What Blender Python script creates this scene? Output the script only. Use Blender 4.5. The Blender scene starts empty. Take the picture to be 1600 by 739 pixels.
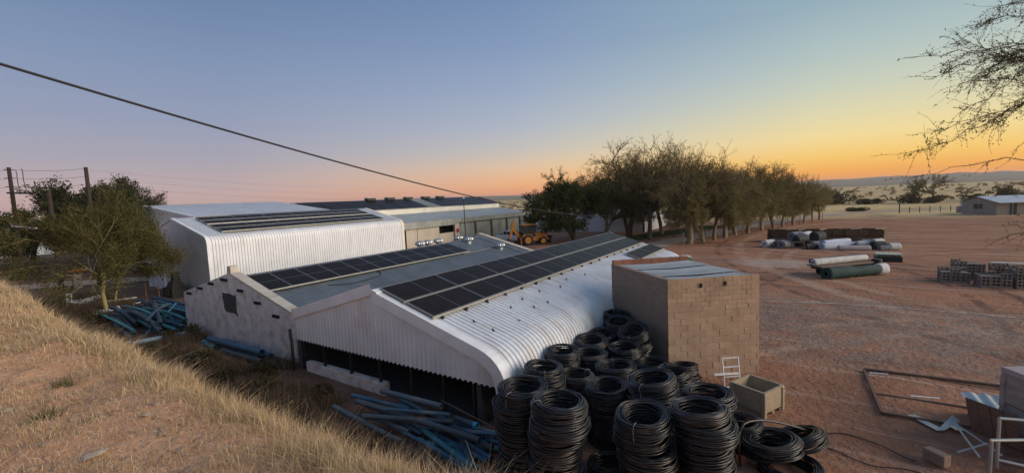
import bpy, math, random
import numpy as np
from mathutils import Vector, Matrix
R = math.radians
scene = bpy.context.scene
col = scene.collection

# ------------------------------------------------------------------ camera
CAMZ = 5.6
cam_d = bpy.data.cameras.new('camera')
cam_d.sensor_width = 36.0
cam_d.lens = 36.0 * 690.0 / 1600.0
cam_d.clip_start = 0.05
cam_d.clip_end = 20000
cam = bpy.data.objects.new('camera', cam_d)
col.objects.link(cam)
cx = Vector((0.54545, -0.83712, -0.04141))
cy = Vector((0.09570, 0.01313, 0.99532))
cz = Vector((-0.83266, -0.54686, 0.08727))
cam.matrix_world = Matrix(((cx.x, cy.x, cz.x, 0), (cx.y, cy.y, cz.y, 0), (cx.z, cy.z, cz.z, CAMZ), (0, 0, 0, 1)))
scene.camera = cam

# ------------------------------------------------------------------ sky, sun, exposure
SUN_AZ = R(-74)        # direction towards the glow, measured from +X towards +Y
SUN_EL = R(17)
world = bpy.data.worlds.new('World')
scene.world = world
world.use_nodes = True
wn, wl = world.node_tree.nodes, world.node_tree.links
wn.clear()
wo = wn.new('ShaderNodeOutputWorld')
bg = wn.new('ShaderNodeBackground')
wl.new(bg.outputs[0], wo.inputs[0])
sky = wn.new('ShaderNodeTexSky')
sky.sky_type = 'NISHITA'
sky.sun_disc = False
sky.sun_elevation = SUN_EL
sky.sun_rotation = R(90) - SUN_AZ
sky.air_density = 1.0
sky.dust_density = 2.0
sky.ozone_density = 2.0
bg.inputs['Strength'].default_value = 1.0


def wmath(op, a, b=None, clamp=False):
    n = wn.new('ShaderNodeMath'); n.operation = op; n.use_clamp = clamp
    for i, v in enumerate((a, b)):
        if v is None: continue
        if isinstance(v, (int, float)): n.inputs[i].default_value = v
        else: wl.new(v, n.inputs[i])
    return n.outputs[0]


def wramp(fac, stops):
    n = wn.new('ShaderNodeValToRGB')
    cr = n.color_ramp
    while len(cr.elements) < len(stops): cr.elements.new(0.5)
    for e, (p, c) in zip(cr.elements, stops):
        e.position = p; e.color = (*c, 1)
    wl.new(fac, n.inputs[0])
    return n.outputs[0]


def srgb(r, g, b):
    f = lambda v: (v / 255 / 12.92) if v / 255 <= 0.04045 else ((v / 255 + 0.055) / 1.055) ** 2.4
    return (f(r), f(g), f(b))


def wmix(fac, a, b, mode='MIX'):
    n = wn.new('ShaderNodeMix'); n.data_type = 'RGBA'; n.blend_type = mode
    if isinstance(fac, (int, float)): n.inputs[0].default_value = fac
    else: wl.new(fac, n.inputs[0])
    for i, v in ((6, a), (7, b)):
        if isinstance(v, tuple): n.inputs[i].default_value = (*v, 1)
        else: wl.new(v, n.inputs[i])
    return n.outputs[2]


tc = wn.new('ShaderNodeTexCoord')
sep = wn.new('ShaderNodeSeparateXYZ')
wl.new(tc.outputs['Generated'], sep.inputs[0])
elev = wmath('MULTIPLY', wmath('ARCSINE', wmath('MAXIMUM', sep.outputs[2], 0.0)), 1 / (math.pi / 2), True)   # 0 horizon .. 1 zenith
hlen = wmath('SQRT', wmath('ADD', wmath('MULTIPLY', sep.outputs[0], sep.outputs[0]), wmath('MULTIPLY', sep.outputs[1], sep.outputs[1])))
cosaz = wmath('DIVIDE', wmath('ADD', wmath('MULTIPLY', sep.outputs[0], math.cos(SUN_AZ)), wmath('MULTIPLY', sep.outputs[1], math.sin(SUN_AZ))), wmath('MAXIMUM', hlen, 1e-4))
angle = wmath('DIVIDE', wmath('ARCCOSINE', wmath('MAXIMUM', wmath('MINIMUM', cosaz, 1.0), -1.0)), math.pi)       # 0 towards the glow .. 1 away from it
# twilight colours: towards the glow, across, and away from it
SE = 2 ** -0.2          # colours below are as seen at the exposure set further down
def sk(r, g, b): return tuple(v * SE for v in srgb(r, g, b))
glow = wramp(elev, [(0.0, sk(255, 140, 36)), (0.013, sk(255, 172, 60)), (0.032, sk(255, 206, 108)), (0.055, sk(248, 223, 156)), (0.08, sk(228, 219, 176)), (0.11, sk(204, 210, 190)), (0.145, sk(181, 198, 196)), (0.2, sk(152, 177, 190)), (0.5, sk(106, 134, 168)), (1.0, sk(92, 118, 154))])
side = wramp(elev, [(0.0, sk(255, 152, 84)), (0.02, sk(248, 184, 130)), (0.042, sk(232, 198, 164)), (0.065, sk(202, 195, 188)), (0.1, sk(177, 185, 199)), (0.144, sk(157, 172, 198)), (0.2, sk(136, 157, 191)), (0.28, sk(112, 139, 178)), (1.0, sk(90, 115, 154))])
away = wramp(elev, [(0.0, sk(214, 174, 164)), (0.025, sk(196, 172, 172)), (0.06, sk(171, 166, 179)), (0.1, sk(152, 160, 185)), (0.17, sk(130, 149, 181)), (0.25, sk(106, 131, 168)), (0.6, sk(88, 113, 152)), (1.0, sk(88, 113, 152))])
f1 = wmath('MULTIPLY', wmath('SUBTRACT', angle, 0.40), 1 / 0.19, True)
f2 = wmath('MULTIPLY', wmath('SUBTRACT', angle, 0.585), 1 / 0.19, True)
tint = wmix(f2, wmix(f1, glow, side), away)
skyc = wmix(1.0, sky.outputs[0], (0.06, 0.06, 0.06), 'MULTIPLY')
wl.new(wmix(0.03, tint, skyc), bg.inputs[0])

sun_d = bpy.data.lights.new('sun', 'SUN')
sun_d.energy = 3.2
sun_d.angle = R(48)
sun_d.color = (1.0, 0.86, 0.71)
sun = bpy.data.objects.new('sun', sun_d)
col.objects.link(sun)
LEL = SUN_EL
sdir = Vector((math.cos(LEL) * math.cos(SUN_AZ), math.cos(LEL) * math.sin(SUN_AZ), math.sin(LEL)))
sun.rotation_euler = sdir.to_track_quat('Z', 'Y').to_euler()
sun.location = (0, -40, 30)

vs = scene.view_settings
vs.view_transform = 'Standard'
vs.look = 'None'
vs.gamma = 1.0
vs.use_curve_mapping = False
vs.exposure = 0.2
scene.cycles.volume_bounces = 0
scene.cycles.max_bounces = 6
scene.cycles.use_adaptive_sampling = True

# ------------------------------------------------------------------ materials
MATS = {}


def mat(name, c, c2=None, rough=0.8, metal=0.0, nscale=4.0, detail=5.0, bump=0.0, bscale=30.0, rand=0.0, spec=0.4,
        stretch=None, contrast=(0.35, 0.65), streak=None, wpos=False):
    """Principled material: two colours mixed by object-space noise, bump, and a random tone for each object."""
    m = bpy.data.materials.new(name)
    m.use_nodes = True
    N, L = m.node_tree.nodes, m.node_tree.links
    p = N['Principled BSDF']
    p.inputs['Roughness'].default_value = rough
    p.inputs['Metallic'].default_value = metal
    p.inputs['Specular IOR Level'].default_value = spec
    t = N.new('ShaderNodeTexCoord')
    mp = N.new('ShaderNodeMapping')
    L.new(t.outputs['Object'], mp.inputs[0])
    if stretch: mp.inputs['Scale'].default_value = stretch
    n = N.new('ShaderNodeTexNoise')
    n.inputs['Scale'].default_value = nscale
    n.inputs['Detail'].default_value = detail
    n.inputs['Roughness'].default_value = 0.6
    L.new(mp.outputs[0], n.inputs['Vector'])
    r = N.new('ShaderNodeValToRGB')
    r.color_ramp.elements[0].position = contrast[0]
    r.color_ramp.elements[1].position = contrast[1]
    r.color_ramp.elements[0].color = (*c, 1)
    r.color_ramp.elements[1].color = (*(c2 or tuple(v * 0.8 for v in c)), 1)
    L.new(n.outputs[0], r.inputs[0])
    out = r.outputs[0]
    if streak:
        n2 = N.new('ShaderNodeTexNoise'); n2.inputs['Scale'].default_value = streak[1]; n2.inputs['Detail'].default_value = 6
        mp2 = N.new('ShaderNodeMapping'); mp2.inputs['Scale'].default_value = streak[2]
        gp = N.new('ShaderNodeNewGeometry')
        L.new(gp.outputs['Position'] if wpos else t.outputs['Object'], mp2.inputs[0]); L.new(mp2.outputs[0], n2.inputs['Vector'])
        r2 = N.new('ShaderNodeValToRGB'); r2.color_ramp.elements[0].position = streak[3]; r2.color_ramp.elements[1].position = streak[4]
        L.new(n2.outputs[0], r2.inputs[0])
        mx = N.new('ShaderNodeMix'); mx.data_type = 'RGBA'
        L.new(r2.outputs[0], mx.inputs[0]); L.new(out, mx.inputs[6]); mx.inputs[7].default_value = (*streak[0], 1)
        out = mx.outputs[2]
    if rand:
        oi = N.new('ShaderNodeObjectInfo')
        mr = N.new('ShaderNodeMapRange')
        mr.inputs[3].default_value = 1 - rand
        mr.inputs[4].default_value = 1 + rand
        L.new(oi.outputs['Random'], mr.inputs[0])
        mx = N.new('ShaderNodeVectorMath'); mx.operation = 'SCALE'
        L.new(out, mx.inputs[0]); L.new(mr.outputs[0], mx.inputs[3])
        out = mx.outputs[0]
    L.new(out, p.inputs['Base Color'])
    if bump:
        b = N.new('ShaderNodeTexNoise'); b.inputs['Scale'].default_value = bscale; b.inputs['Detail'].default_value = 6
        L.new(mp.outputs[0], b.inputs['Vector'])
        bn = N.new('ShaderNodeBump'); bn.inputs['Strength'].default_value = bump; bn.inputs['Distance'].default_value = 0.02
        L.new(b.outputs[0], bn.inputs['Height']); L.new(bn.outputs[0], p.inputs['Normal'])
    MATS[name] = m
    return m


def attr_mat(name, rough=0.85, transl=0.0, var_=0.0):
    """Colour from a per-vertex tone attribute (each blade or leaf has its own natural colour)."""
    m = bpy.data.materials.new(name)
    m.use_nodes = True
    N, L = m.node_tree.nodes, m.node_tree.links
    p = N['Principled BSDF']
    p.inputs['Roughness'].default_value = rough
    p.inputs['Specular IOR Level'].default_value = 0.15
    a0 = N.new('ShaderNodeAttribute'); a0.attribute_name = 'tone'
    oi = N.new('ShaderNodeObjectInfo'); mr = N.new('ShaderNodeMapRange'); mr.inputs[3].default_value = 1 - var_; mr.inputs[4].default_value = 1 + var_
    L.new(oi.outputs['Random'], mr.inputs[0])
    a = N.new('ShaderNodeMix'); a.data_type = 'RGBA'; a.blend_type = 'MULTIPLY'; a.inputs[0].default_value = 1.0
    L.new(a0.outputs['Color'], a.inputs[6]); L.new(mr.outputs[0], a.inputs[7])
    L.new(a.outputs[2], p.inputs['Base Color'])
    if transl:
        tr = N.new('ShaderNodeBsdfTranslucent'); L.new(a.outputs[2], tr.inputs[0])
        mx = N.new('ShaderNodeMixShader'); mx.inputs[0].default_value = transl
        L.new(p.outputs[0], mx.inputs[1]); L.new(tr.outputs[0], mx.inputs[2])
        L.new(mx.outputs[0], N['Material Output'].inputs[0])
    MATS[name] = m
    return m


mat('white_sheet', (0.72, 0.74, 0.78), (0.60, 0.62, 0.66), rough=0.38, nscale=0.8, spec=0.5, streak=((0.46, 0.36, 0.30), 1.6, (2.2, 0.5, 0.5), 0.52, 0.85))
mat('white_trim', (0.76, 0.77, 0.80), (0.66, 0.67, 0.70), rough=0.45, nscale=1.5, spec=0.4)
mat('cream_sheet', (0.74, 0.71, 0.62), (0.62, 0.59, 0.50), rough=0.4, nscale=0.6, streak=((0.50, 0.48, 0.42), 1.2, (3, 1, .3), 0.6, 0.9))
mat('shed_white', (0.72, 0.73, 0.76), (0.63, 0.64, 0.67), rough=0.4, nscale=0.7, spec=0.5, streak=((0.48, 0.42, 0.38), 1.2, (2.0, .5, .5), 0.55, 0.9))
mat('grey_roof', (0.15, 0.175, 0.19), (0.22, 0.24, 0.25), rough=0.45, metal=0.35, nscale=0.9, streak=((0.15, 0.14, 0.13), 1.2, (2.5, 0.35, 1), 0.55, 0.85))
mat('galv', (0.42, 0.44, 0.44), (0.55, 0.56, 0.54), rough=0.42, metal=0.5, nscale=1.0, rand=0.15)
mat('far_roof', (0.42, 0.43, 0.42), (0.52, 0.53, 0.50), rough=0.5, metal=0.2, nscale=0.3)
mat('weathered_galv', (0.40, 0.42, 0.39), (0.27, 0.28, 0.26), rough=0.55, metal=0.25, nscale=0.5, streak=((0.18, 0.16, 0.13), 1.0, (3, 3, .2), 0.55, 0.8))
mat('whitewash', (0.78, 0.75, 0.75), (0.60, 0.56, 0.55), rough=0.9, nscale=2.2, bump=0.9, bscale=6, streak=((0.40, 0.33, 0.30), 2.3, (1, 1.0, 1.3), 0.50, 0.80))


def brick_courses(m, s=2.4, strength=0.6):
    """courses showing through the limewash: extra bump in the wall plane (y, z)"""
    N, L = m.node_tree.nodes, m.node_tree.links
    t = N.new('ShaderNodeTexCoord'); sp = N.new('ShaderNodeSeparateXYZ'); cb_ = N.new('ShaderNodeCombineXYZ')
    L.new(t.outputs['Object'], sp.inputs[0]); L.new(sp.outputs[1], cb_.inputs[0]); L.new(sp.outputs[2], cb_.inputs[1])
    b = N.new('ShaderNodeTexBrick'); b.inputs['Scale'].default_value = s; b.inputs['Mortar Size'].default_value = 0.03; b.inputs['Mortar Smooth'].default_value = 0.6
    L.new(cb_.outputs[0], b.inputs['Vector'])
    old_b = [n for n in N if n.type == 'BUMP'][0]
    nb = N.new('ShaderNodeBump'); nb.invert = True; nb.inputs['Strength'].default_value = strength; nb.inputs['Distance'].default_value = 0.02
    L.new(b.outputs['Fac'], nb.inputs['Height']); L.new(old_b.outputs[0], nb.inputs['Normal']); L.new(nb.outputs[0], N['Principled BSDF'].inputs['Normal'])


brick_courses(MATS['whitewash'], 2.0, 0.7)
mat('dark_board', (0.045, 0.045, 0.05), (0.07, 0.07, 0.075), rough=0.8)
mat('recess_shade_black', (0.015, 0.012, 0.012), rough=0.9)  # near-black colour painted in for the shade of openings and hollows
mat('plaster_cream', (0.52, 0.46, 0.38), (0.45, 0.38, 0.31), rough=0.9, nscale=0.8)
mat('coping', (0.55, 0.50, 0.44), (0.42, 0.37, 0.32), rough=0.9, nscale=2.5)
mat('block', (0.45, 0.31, 0.215), (0.39, 0.265, 0.185), rough=0.92, nscale=6, bump=0.35, bscale=45, rand=0.08, streak=((0.33, 0.215, 0.15), 1.6, (1, 1, 1.3), 0.45, 0.72), wpos=True)
mat('mortar', (0.41, 0.285, 0.20), (0.35, 0.24, 0.17), rough=0.95, nscale=5, bump=0.4, bscale=60)
mat('rendered_block', (0.30, 0.215, 0.16), (0.245, 0.175, 0.13), rough=0.95, nscale=3, bump=0.5, bscale=25, streak=((0.36, 0.28, 0.22), 3.0, (.4, .4, 5), 0.55, 0.8))
brick_courses(MATS['rendered_block'], 1.9, 0.5)
mat('red_brick', (0.27, 0.12, 0.075), (0.20, 0.09, 0.06), rough=0.9, nscale=8, rand=0.2)
mat('aluminium', (0.30, 0.30, 0.30), rough=0.4, metal=0.6, nscale=2)
mat('rail', (0.45, 0.43, 0.37), rough=0.4, metal=0.4)
mat('cell_line', (0.10, 0.10, 0.11), rough=0.3)
mat('vent_metal', (0.50, 0.51, 0.53), rough=0.45, metal=0.7)
mat('black_pipe', (0.011, 0.011, 0.013), (0.018, 0.018, 0.02), rough=0.32, spec=0.5, nscale=3, rand=0.3, streak=((0.075, 0.055, 0.043), 2.5, (1, 1, 2), 0.52, 0.8), wpos=True)
mat('tie', (0.25, 0.25, 0.27), rough=0.5)
mat('blue_pipe', (0.025, 0.085, 0.15), (0.05, 0.125, 0.20), rough=0.5, nscale=1.2, rand=0.35, streak=((0.18, 0.19, 0.19), 1.5, (1, 1, 1), 0.56, 0.75))
mat('grey_blue_pipe', (0.04, 0.07, 0.10), (0.07, 0.10, 0.13), rough=0.55, nscale=1.4, rand=0.3, streak=((0.22, 0.20, 0.17), 1.5, (1, 1, 1), 0.58, 0.8))
mat('teal_pipe', (0.035, 0.19, 0.24), (0.06, 0.24, 0.28), rough=0.45, nscale=1.2, rand=0.2)
mat('cyan_plastic', (0.03, 0.38, 0.62), rough=0.35)
mat('pale_blue_pipe', (0.24, 0.40, 0.50), (0.34, 0.46, 0.52), rough=0.5, nscale=1.0)
mat('white_plastic', (0.70, 0.69, 0.66), (0.56, 0.55, 0.52), rough=0.5, nscale=5)
mat('rust_steel', (0.10, 0.065, 0.05), (0.17, 0.10, 0.07), rough=0.75, nscale=5)
mat('dark_steel', (0.018, 0.018, 0.02), (0.03, 0.028, 0.026), rough=0.6, nscale=6)
mat('pole_wood', (0.03, 0.022, 0.02), (0.05, 0.037, 0.03), rough=0.9, nscale=4, stretch=(6, 6, .6))
mat('post_wood', (0.20, 0.155, 0.115), (0.28, 0.22, 0.17), rough=0.9, nscale=4)
mat('bin_plastic', (0.42, 0.335, 0.225), (0.34, 0.27, 0.18), rough=0.6, nscale=3, bump=0.15, bscale=10)
mat('grey_bin', (0.40, 0.34, 0.30), (0.30, 0.25, 0.22), rough=0.7, nscale=2.5, stretch=(1, 1, 6))
mat('crate_wood', (0.06, 0.036, 0.024), (0.095, 0.058, 0.036), rough=0.9, nscale=5, rand=0.3)
mat('new_wood', (0.55, 0.40, 0.22), (0.46, 0.32, 0.17), rough=0.8, nscale=6)
mat('old_board', (0.16, 0.105, 0.075), (0.22, 0.15, 0.11), rough=0.85, nscale=3, stretch=(1, 1, 5))
mat('net_white', (0.56, 0.55, 0.54), (0.40, 0.39, 0.39), rough=0.8, nscale=3, bump=0.4, bscale=14)
mat('net_blue', (0.42, 0.46, 0.56), (0.34, 0.38, 0.48), rough=0.8, nscale=3, bump=0.4, bscale=14)
mat('net_pink', (0.44, 0.37, 0.37), (0.36, 0.30, 0.31), rough=0.8, nscale=3, bump=0.4, bscale=14)
mat('net_grey', (0.13, 0.13, 0.14), (0.19, 0.19, 0.20), rough=0.85, nscale=3, bump=0.5, bscale=14)
mat('net_black', (0.025, 0.025, 0.028), (0.045, 0.045, 0.05), rough=0.85, nscale=3, bump=0.5, bscale=14)
mat('net_green', (0.013, 0.035, 0.035), (0.022, 0.052, 0.05), rough=0.8, nscale=2, bump=0.5, bscale=10)
mat('yellow_sheet', (0.66, 0.63, 0.45), (0.55, 0.52, 0.38), rough=0.5, nscale=2)
mat('cement', (0.25, 0.205, 0.175), (0.19, 0.155, 0.135), rough=0.95, nscale=5, bump=0.4, bscale=30, rand=0.18)
mat('digger_yellow', (0.46, 0.175, 0.018), (0.34, 0.125, 0.015), rough=0.45, nscale=3)
mat('tyre', (0.018, 0.018, 0.018), rough=0.9)
mat('glass_dark', (0.03, 0.035, 0.04), rough=0.08, spec=0.6)
mat('car_white', (0.72, 0.72, 0.73), rough=0.25, spec=0.5)
mat('red_lamp', (0.5, 0.02, 0.02), rough=0.3)
mat('orange_tile', (0.45, 0.13, 0.04), (0.36, 0.10, 0.03), rough=0.8)
mat('house_wall', (0.36, 0.31, 0.28), (0.30, 0.26, 0.23), rough=0.9, nscale=0.7)
mat('house_roof', (0.50, 0.54, 0.60), (0.44, 0.48, 0.54), rough=0.5, nscale=0.5)
mat('bark', (0.085, 0.06, 0.042), (0.14, 0.10, 0.07), rough=0.95, nscale=5, stretch=(4, 4, 1), bump=0.6, bscale=12)
mat('pale_bark', (0.21, 0.165, 0.11), (0.28, 0.225, 0.15), rough=0.9, nscale=4, stretch=(3, 3, 1))
mat('fever_bark', (0.27, 0.235, 0.085), (0.35, 0.30, 0.13), rough=0.8, nscale=3, stretch=(3, 3, 1))
mat('cable_black', (0.022, 0.021, 0.02), rough=0.7)
mat('wire', (0.06, 0.06, 0.065), rough=0.6)
mat('insulator', (0.55, 0.55, 0.55), rough=0.3)
mat('stone', (0.42, 0.29, 0.20), (0.33, 0.21, 0.14), rough=0.95, nscale=9, bump=0.5, bscale=25, rand=0.2)
mat('pale_stone', (0.50, 0.40, 0.31), (0.42, 0.33, 0.25), rough=0.95, nscale=9, bump=0.5, bscale=25)
mat('chalk', (0.50, 0.44, 0.40), (0.33, 0.23, 0.18), rough=0.95, nscale=3, contrast=(0.4, 0.6))
mat('green_plastic', (0.03, 0.28, 0.07), rough=0.5)
mat('sign_red', (0.42, 0.03, 0.03), rough=0.5)
attr_mat('leaf', 0.8, 0.25, 0.28)
attr_mat('grass_blade', 0.8, 0.3)

# solar glass with faint busbar lines
m = mat('solar_glass', (0.016, 0.014, 0.015), (0.022, 0.019, 0.020), rough=0.22, spec=0.08, nscale=2)
m.node_tree.nodes['Principled BSDF'].inputs['IOR'].default_value = 1.22


# ------------------------------------------------------------------ mesh helpers
class MB:
    def __init__(self):
        self.v = []; self.f = []

    def add(self, vs, fs):
        k = len(self.v)
        self.v.extend([tuple(p) for p in vs])
        self.f.extend([tuple(i + k for i in f) for f in fs])
        return self

    def box(self, c, s, rz=0.0, M=None, taper=None):
        hx, hy, hz = s[0] / 2, s[1] / 2, s[2] / 2
        tx, ty = taper if taper else (1, 1)
        pts = [(-hx, -hy, -hz), (hx, -hy, -hz), (hx, hy, -hz), (-hx, hy, -hz), (-hx * tx, -hy * ty, hz), (hx * tx, -hy * ty, hz), (hx * tx, hy * ty, hz), (-hx * tx, hy * ty, hz)]
        if M is None: M = Matrix.Rotation(rz, 3, 'Z')
        pts = [M @ Vector(p) + Vector(c) for p in pts]
        return self.add(pts, [(0, 3, 2, 1), (4, 5, 6, 7), (0, 1, 5, 4), (1, 2, 6, 5), (2, 3, 7, 6), (3, 0, 4, 7)])

    def bar(self, a, b, w, h=None, up=(0, 0, 1)):
        """A rectangular bar from a to b."""
        a, b = Vector(a), Vector(b)
        d = (b - a)
        L = d.length
        d.normalize()
        u = Vector(up)
        s = d.cross(u)
        if s.length < 1e-4: s = d.cross(Vector((1, 0, 0)))
        s.normalize()
        u = s.cross(d).normalized()
        M = Matrix((d, s, u)).transposed()
        return self.box((a + b) / 2, (L, w, h or w), M=M)

    def tube(self, pts, rad, n=8, caps=True, closed=False, inner=None):
        pts = [Vector(p) for p in pts]
        k = len(self.v)
        m = len(pts)
        rads = rad if isinstance(rad, (list, tuple)) else [rad] * m
        ref = Vector((0, 0, 1))
        prev = None
        for i, p in enumerate(pts):
            if closed: d = pts[(i + 1) % m] - pts[i - 1]
            else: d = pts[min(i + 1, m - 1)] - pts[max(i - 1, 0)]
            if d.length < 1e-9: d = Vector((0, 0, 1))
            d.normalize()
            if prev is None:
                s = d.cross(ref)
                if s.length < 1e-3: s = d.cross(Vector((1, 0, 0)))
            else:
                s = prev - d * prev.dot(d)
                if s.length < 1e-4: s = d.cross(ref)
            s.normalize()
            prev = s
            t = d.cross(s)
            for j in range(n):
                a = 2 * math.pi * j / n
                self.v.append(tuple(p + (s * math.cos(a) + t * math.sin(a)) * rads[i]))
        rng = m if closed else m - 1
        for i in range(rng):
            i2 = (i + 1) % m
            for j in range(n):
                j2 = (j + 1) % n
                self.f.append((k + i * n + j, k + i * n + j2, k + i2 * n + j2, k + i2 * n + j))
        if caps and not closed:
            self.f.append(tuple(k + j for j in reversed(range(n))))
            self.f.append(tuple(k + (m - 1) * n + j for j in range(n)))
        return self

    def hollow(self, a, b, r, t=0.12, n=12, sag=0.0):
        """An open-ended pipe from a to b, with wall and bore."""
        a, b = Vector(a), Vector(b)
        m = 6
        ln = [a.lerp(b, i / (m - 1)) + Vector((0, 0, -sag * 4 * (i / (m - 1)) * (1 - i / (m - 1)))) for i in range(m)]
        k = len(self.v)
        self.tube(ln, r, n, caps=False)
        ri = r * (1 - t)
        k2 = len(self.v)
        nf = len(self.f)
        self.tube(ln, ri, n, caps=False)
        for i in range(nf, len(self.f)): self.f[i] = tuple(reversed(self.f[i]))
        for e in (0, m - 1):
            for j in range(n):
                j2 = (j + 1) % n
                q = (k + e * n + j, k + e * n + j2, k2 + e * n + j2, k2 + e * n + j)
                self.f.append(q if e else tuple(reversed(q)))
        return self

    def lathe(self, prof, c=(0, 0, 0), n=16, M=None):
        k = len(self.v)
        for r, z in prof:
            for j in range(n):
                a = 2 * math.pi * j / n
                p = Vector((r * math.cos(a), r * math.sin(a), z))
                if M is not None: p = M @ p
                self.v.append(tuple(p + Vector(c)))
        for i in range(len(prof) - 1):
            for j in range(n):
                j2 = (j + 1) % n
                self.f.append((k + i * n + j, k + i * n + j2, k + (i + 1) * n + j2, k + (i + 1) * n + j))
        self.f.append(tuple(k + j for j in reversed(range(n))))
        self.f.append(tuple(k + (len(prof) - 1) * n + j for j in range(n)))
        return self

    def prism(self, poly, axis, a, b):
        """Extrude a 2D polygon along an axis ('x': poly is (y,z); 'y': (x,z); 'z': (x,y))."""
        def P(q, t):
            return {'x': (t, q[0], q[1]), 'y': (q[0], t, q[1]), 'z': (q[0], q[1], t)}[axis]
        n = len(poly)
        vs_ = [P(q, a) for q in poly] + [P(q, b) for q in poly]
        fs = [tuple(reversed(range(n))), tuple(range(n, 2 * n))] + [(i, (i + 1) % n, n + (i + 1) % n, n + i) for i in range(n)]
        return self.add(vs_, fs)

    def build(self, name, material, parent=None, smooth=False, loc=None):
        me = bpy.data.meshes.new(name)
        me.from_pydata(self.v, [], self.f)
        me.update()
        if isinstance(material, str): material = MATS[material]
        me.materials.append(material)
        if smooth:
            me.polygons.foreach_set('use_smooth', [True] * len(me.polygons))
        o = bpy.data.objects.new(name, me)
        col.objects.link(o)
        if parent is not None: o.parent = parent
        if loc is not None: o.location = loc
        return o


def spline(pts, k=8):
    """smooth path through points (Catmull-Rom)"""
    P = [Vector(p) for p in pts]; P = [P[0] * 2 - P[1]] + P + [P[-1] * 2 - P[-2]]
    out = []
    for i in range(1, len(P) - 2):
        a, b, c, d = P[i - 1:i + 3]
        for j in range(k):
            t = j / k
            out.append(0.5 * ((2 * b) + (c - a) * t + (2 * a - 5 * b + 4 * c - d) * t * t + (3 * b - a - 3 * c + d) * t ** 3))
    return out + [P[-2]]


def autosmooth(o, ang=40):
    o.data.polygons.foreach_set('use_smooth', [True] * len(o.data.polygons))
    o.data.set_sharp_from_angle(angle=R(ang))
    return o


def recalc(o):
    import bmesh
    bm = bmesh.new(); bm.from_mesh(o.data)
    bmesh.ops.recalc_face_normals(bm, faces=bm.faces)
    bm.to_mesh(o.data); bm.free()
    return o


def bevel(o, w=0.02, seg=2, ang=40):
    import bmesh
    bm = bmesh.new(); bm.from_mesh(o.data)
    es = [e for e in bm.edges if len(e.link_faces) == 2 and e.calc_face_angle(0) > R(ang)]
    bmesh.ops.bevel(bm, geom=es, offset=w, segments=seg, affect='EDGES', profile=0.5)
    bm.to_mesh(o.data); bm.free()
    return o


def tag(o, label=None, cat=None, group=None, kind=None):
    if label: o['label'] = label
    if cat: o['category'] = cat
    if group: o['group'] = group
    if kind: o['kind'] = kind
    return o


def empty(name, loc=(0, 0, 0), rz=0.0, label=None, cat=None, group=None):
    o = bpy.data.objects.new(name, None)
    o.empty_display_size = 0.3
    o.location = loc
    o.rotation_euler = (0, 0, rz)
    col.objects.link(o)
    return tag(o, label, cat, group)


def inst(src, parent=None, loc=None, rot=None, scale=None, name=None):
    c = src.copy()
    col.objects.link(c)
    if name: c.name = name
    c.parent = parent
    if loc is not None: c.location = loc
    if rot is not None: c.rotation_euler = rot
    if scale is not None: c.scale = scale
    return c


def copy_tree(o, parent=None, loc=None, rot=None, scale=None):
    kids = list(o.children)
    c = inst(o, parent, loc, rot, scale)
    for ch in kids: copy_tree(ch, c)
    return c


def np_mesh(name, verts, faces, material, tone=None, parent=None):
    """verts (n,3), faces (m,3) or (m,4) numpy arrays; tone (n,3) linear colours."""
    me = bpy.data.meshes.new(name)
    nv, (nf, k) = len(verts), faces.shape
    me.vertices.add(nv)
    me.vertices.foreach_set('co', np.asarray(verts, np.float32).ravel())
    me.loops.add(nf * k)
    me.loops.foreach_set('vertex_index', np.asarray(faces, np.int32).ravel())
    me.polygons.add(nf)
    me.polygons.foreach_set('loop_start', np.arange(0, nf * k, k, dtype=np.int32))
    me.polygons.foreach_set('loop_total', np.full(nf, k, np.int32))
    me.update(calc_edges=True)
    if tone is not None:
        a = me.color_attributes.new('tone', 'FLOAT_COLOR', 'POINT')
        buf = np.ones((nv, 4), np.float32); buf[:, :3] = tone
        a.data.foreach_set('color', buf.ravel())
    me.materials.append(MATS[material] if isinstance(material, str) else material)
    o = bpy.data.objects.new(name, me)
    col.objects.link(o)
    if parent is not None: o.parent = parent
    return o


def sm(a, b, x):
    t = np.clip((np.asarray(x, float) - a) / (b - a), 0, 1)
    return t * t * (3 - 2 * t)


def gz(x, y=0):
    """height of the yard: it falls gently away from the bank"""
    return float(-1.1 * sm(15, 70, x))


def vnoise(x, y, seed=0, s=1.0):
    """cheap smooth value noise"""
    x = np.asarray(x, float) * s; y = np.asarray(y, float) * s
    xi, yi = np.floor(x), np.floor(y)
    xf, yf = x - xi, y - yi
    def h(a, b):
        v = np.sin(a * 127.1 + b * 311.7 + seed * 74.7) * 43758.5453
        return v - np.floor(v)
    u, w = xf * xf * (3 - 2 * xf), yf * yf * (3 - 2 * yf)
    return (h(xi, yi) * (1 - u) + h(xi + 1, yi) * u) * (1 - w) + (h(xi, yi + 1) * (1 - u) + h(xi + 1, yi + 1) * u) * w

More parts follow.
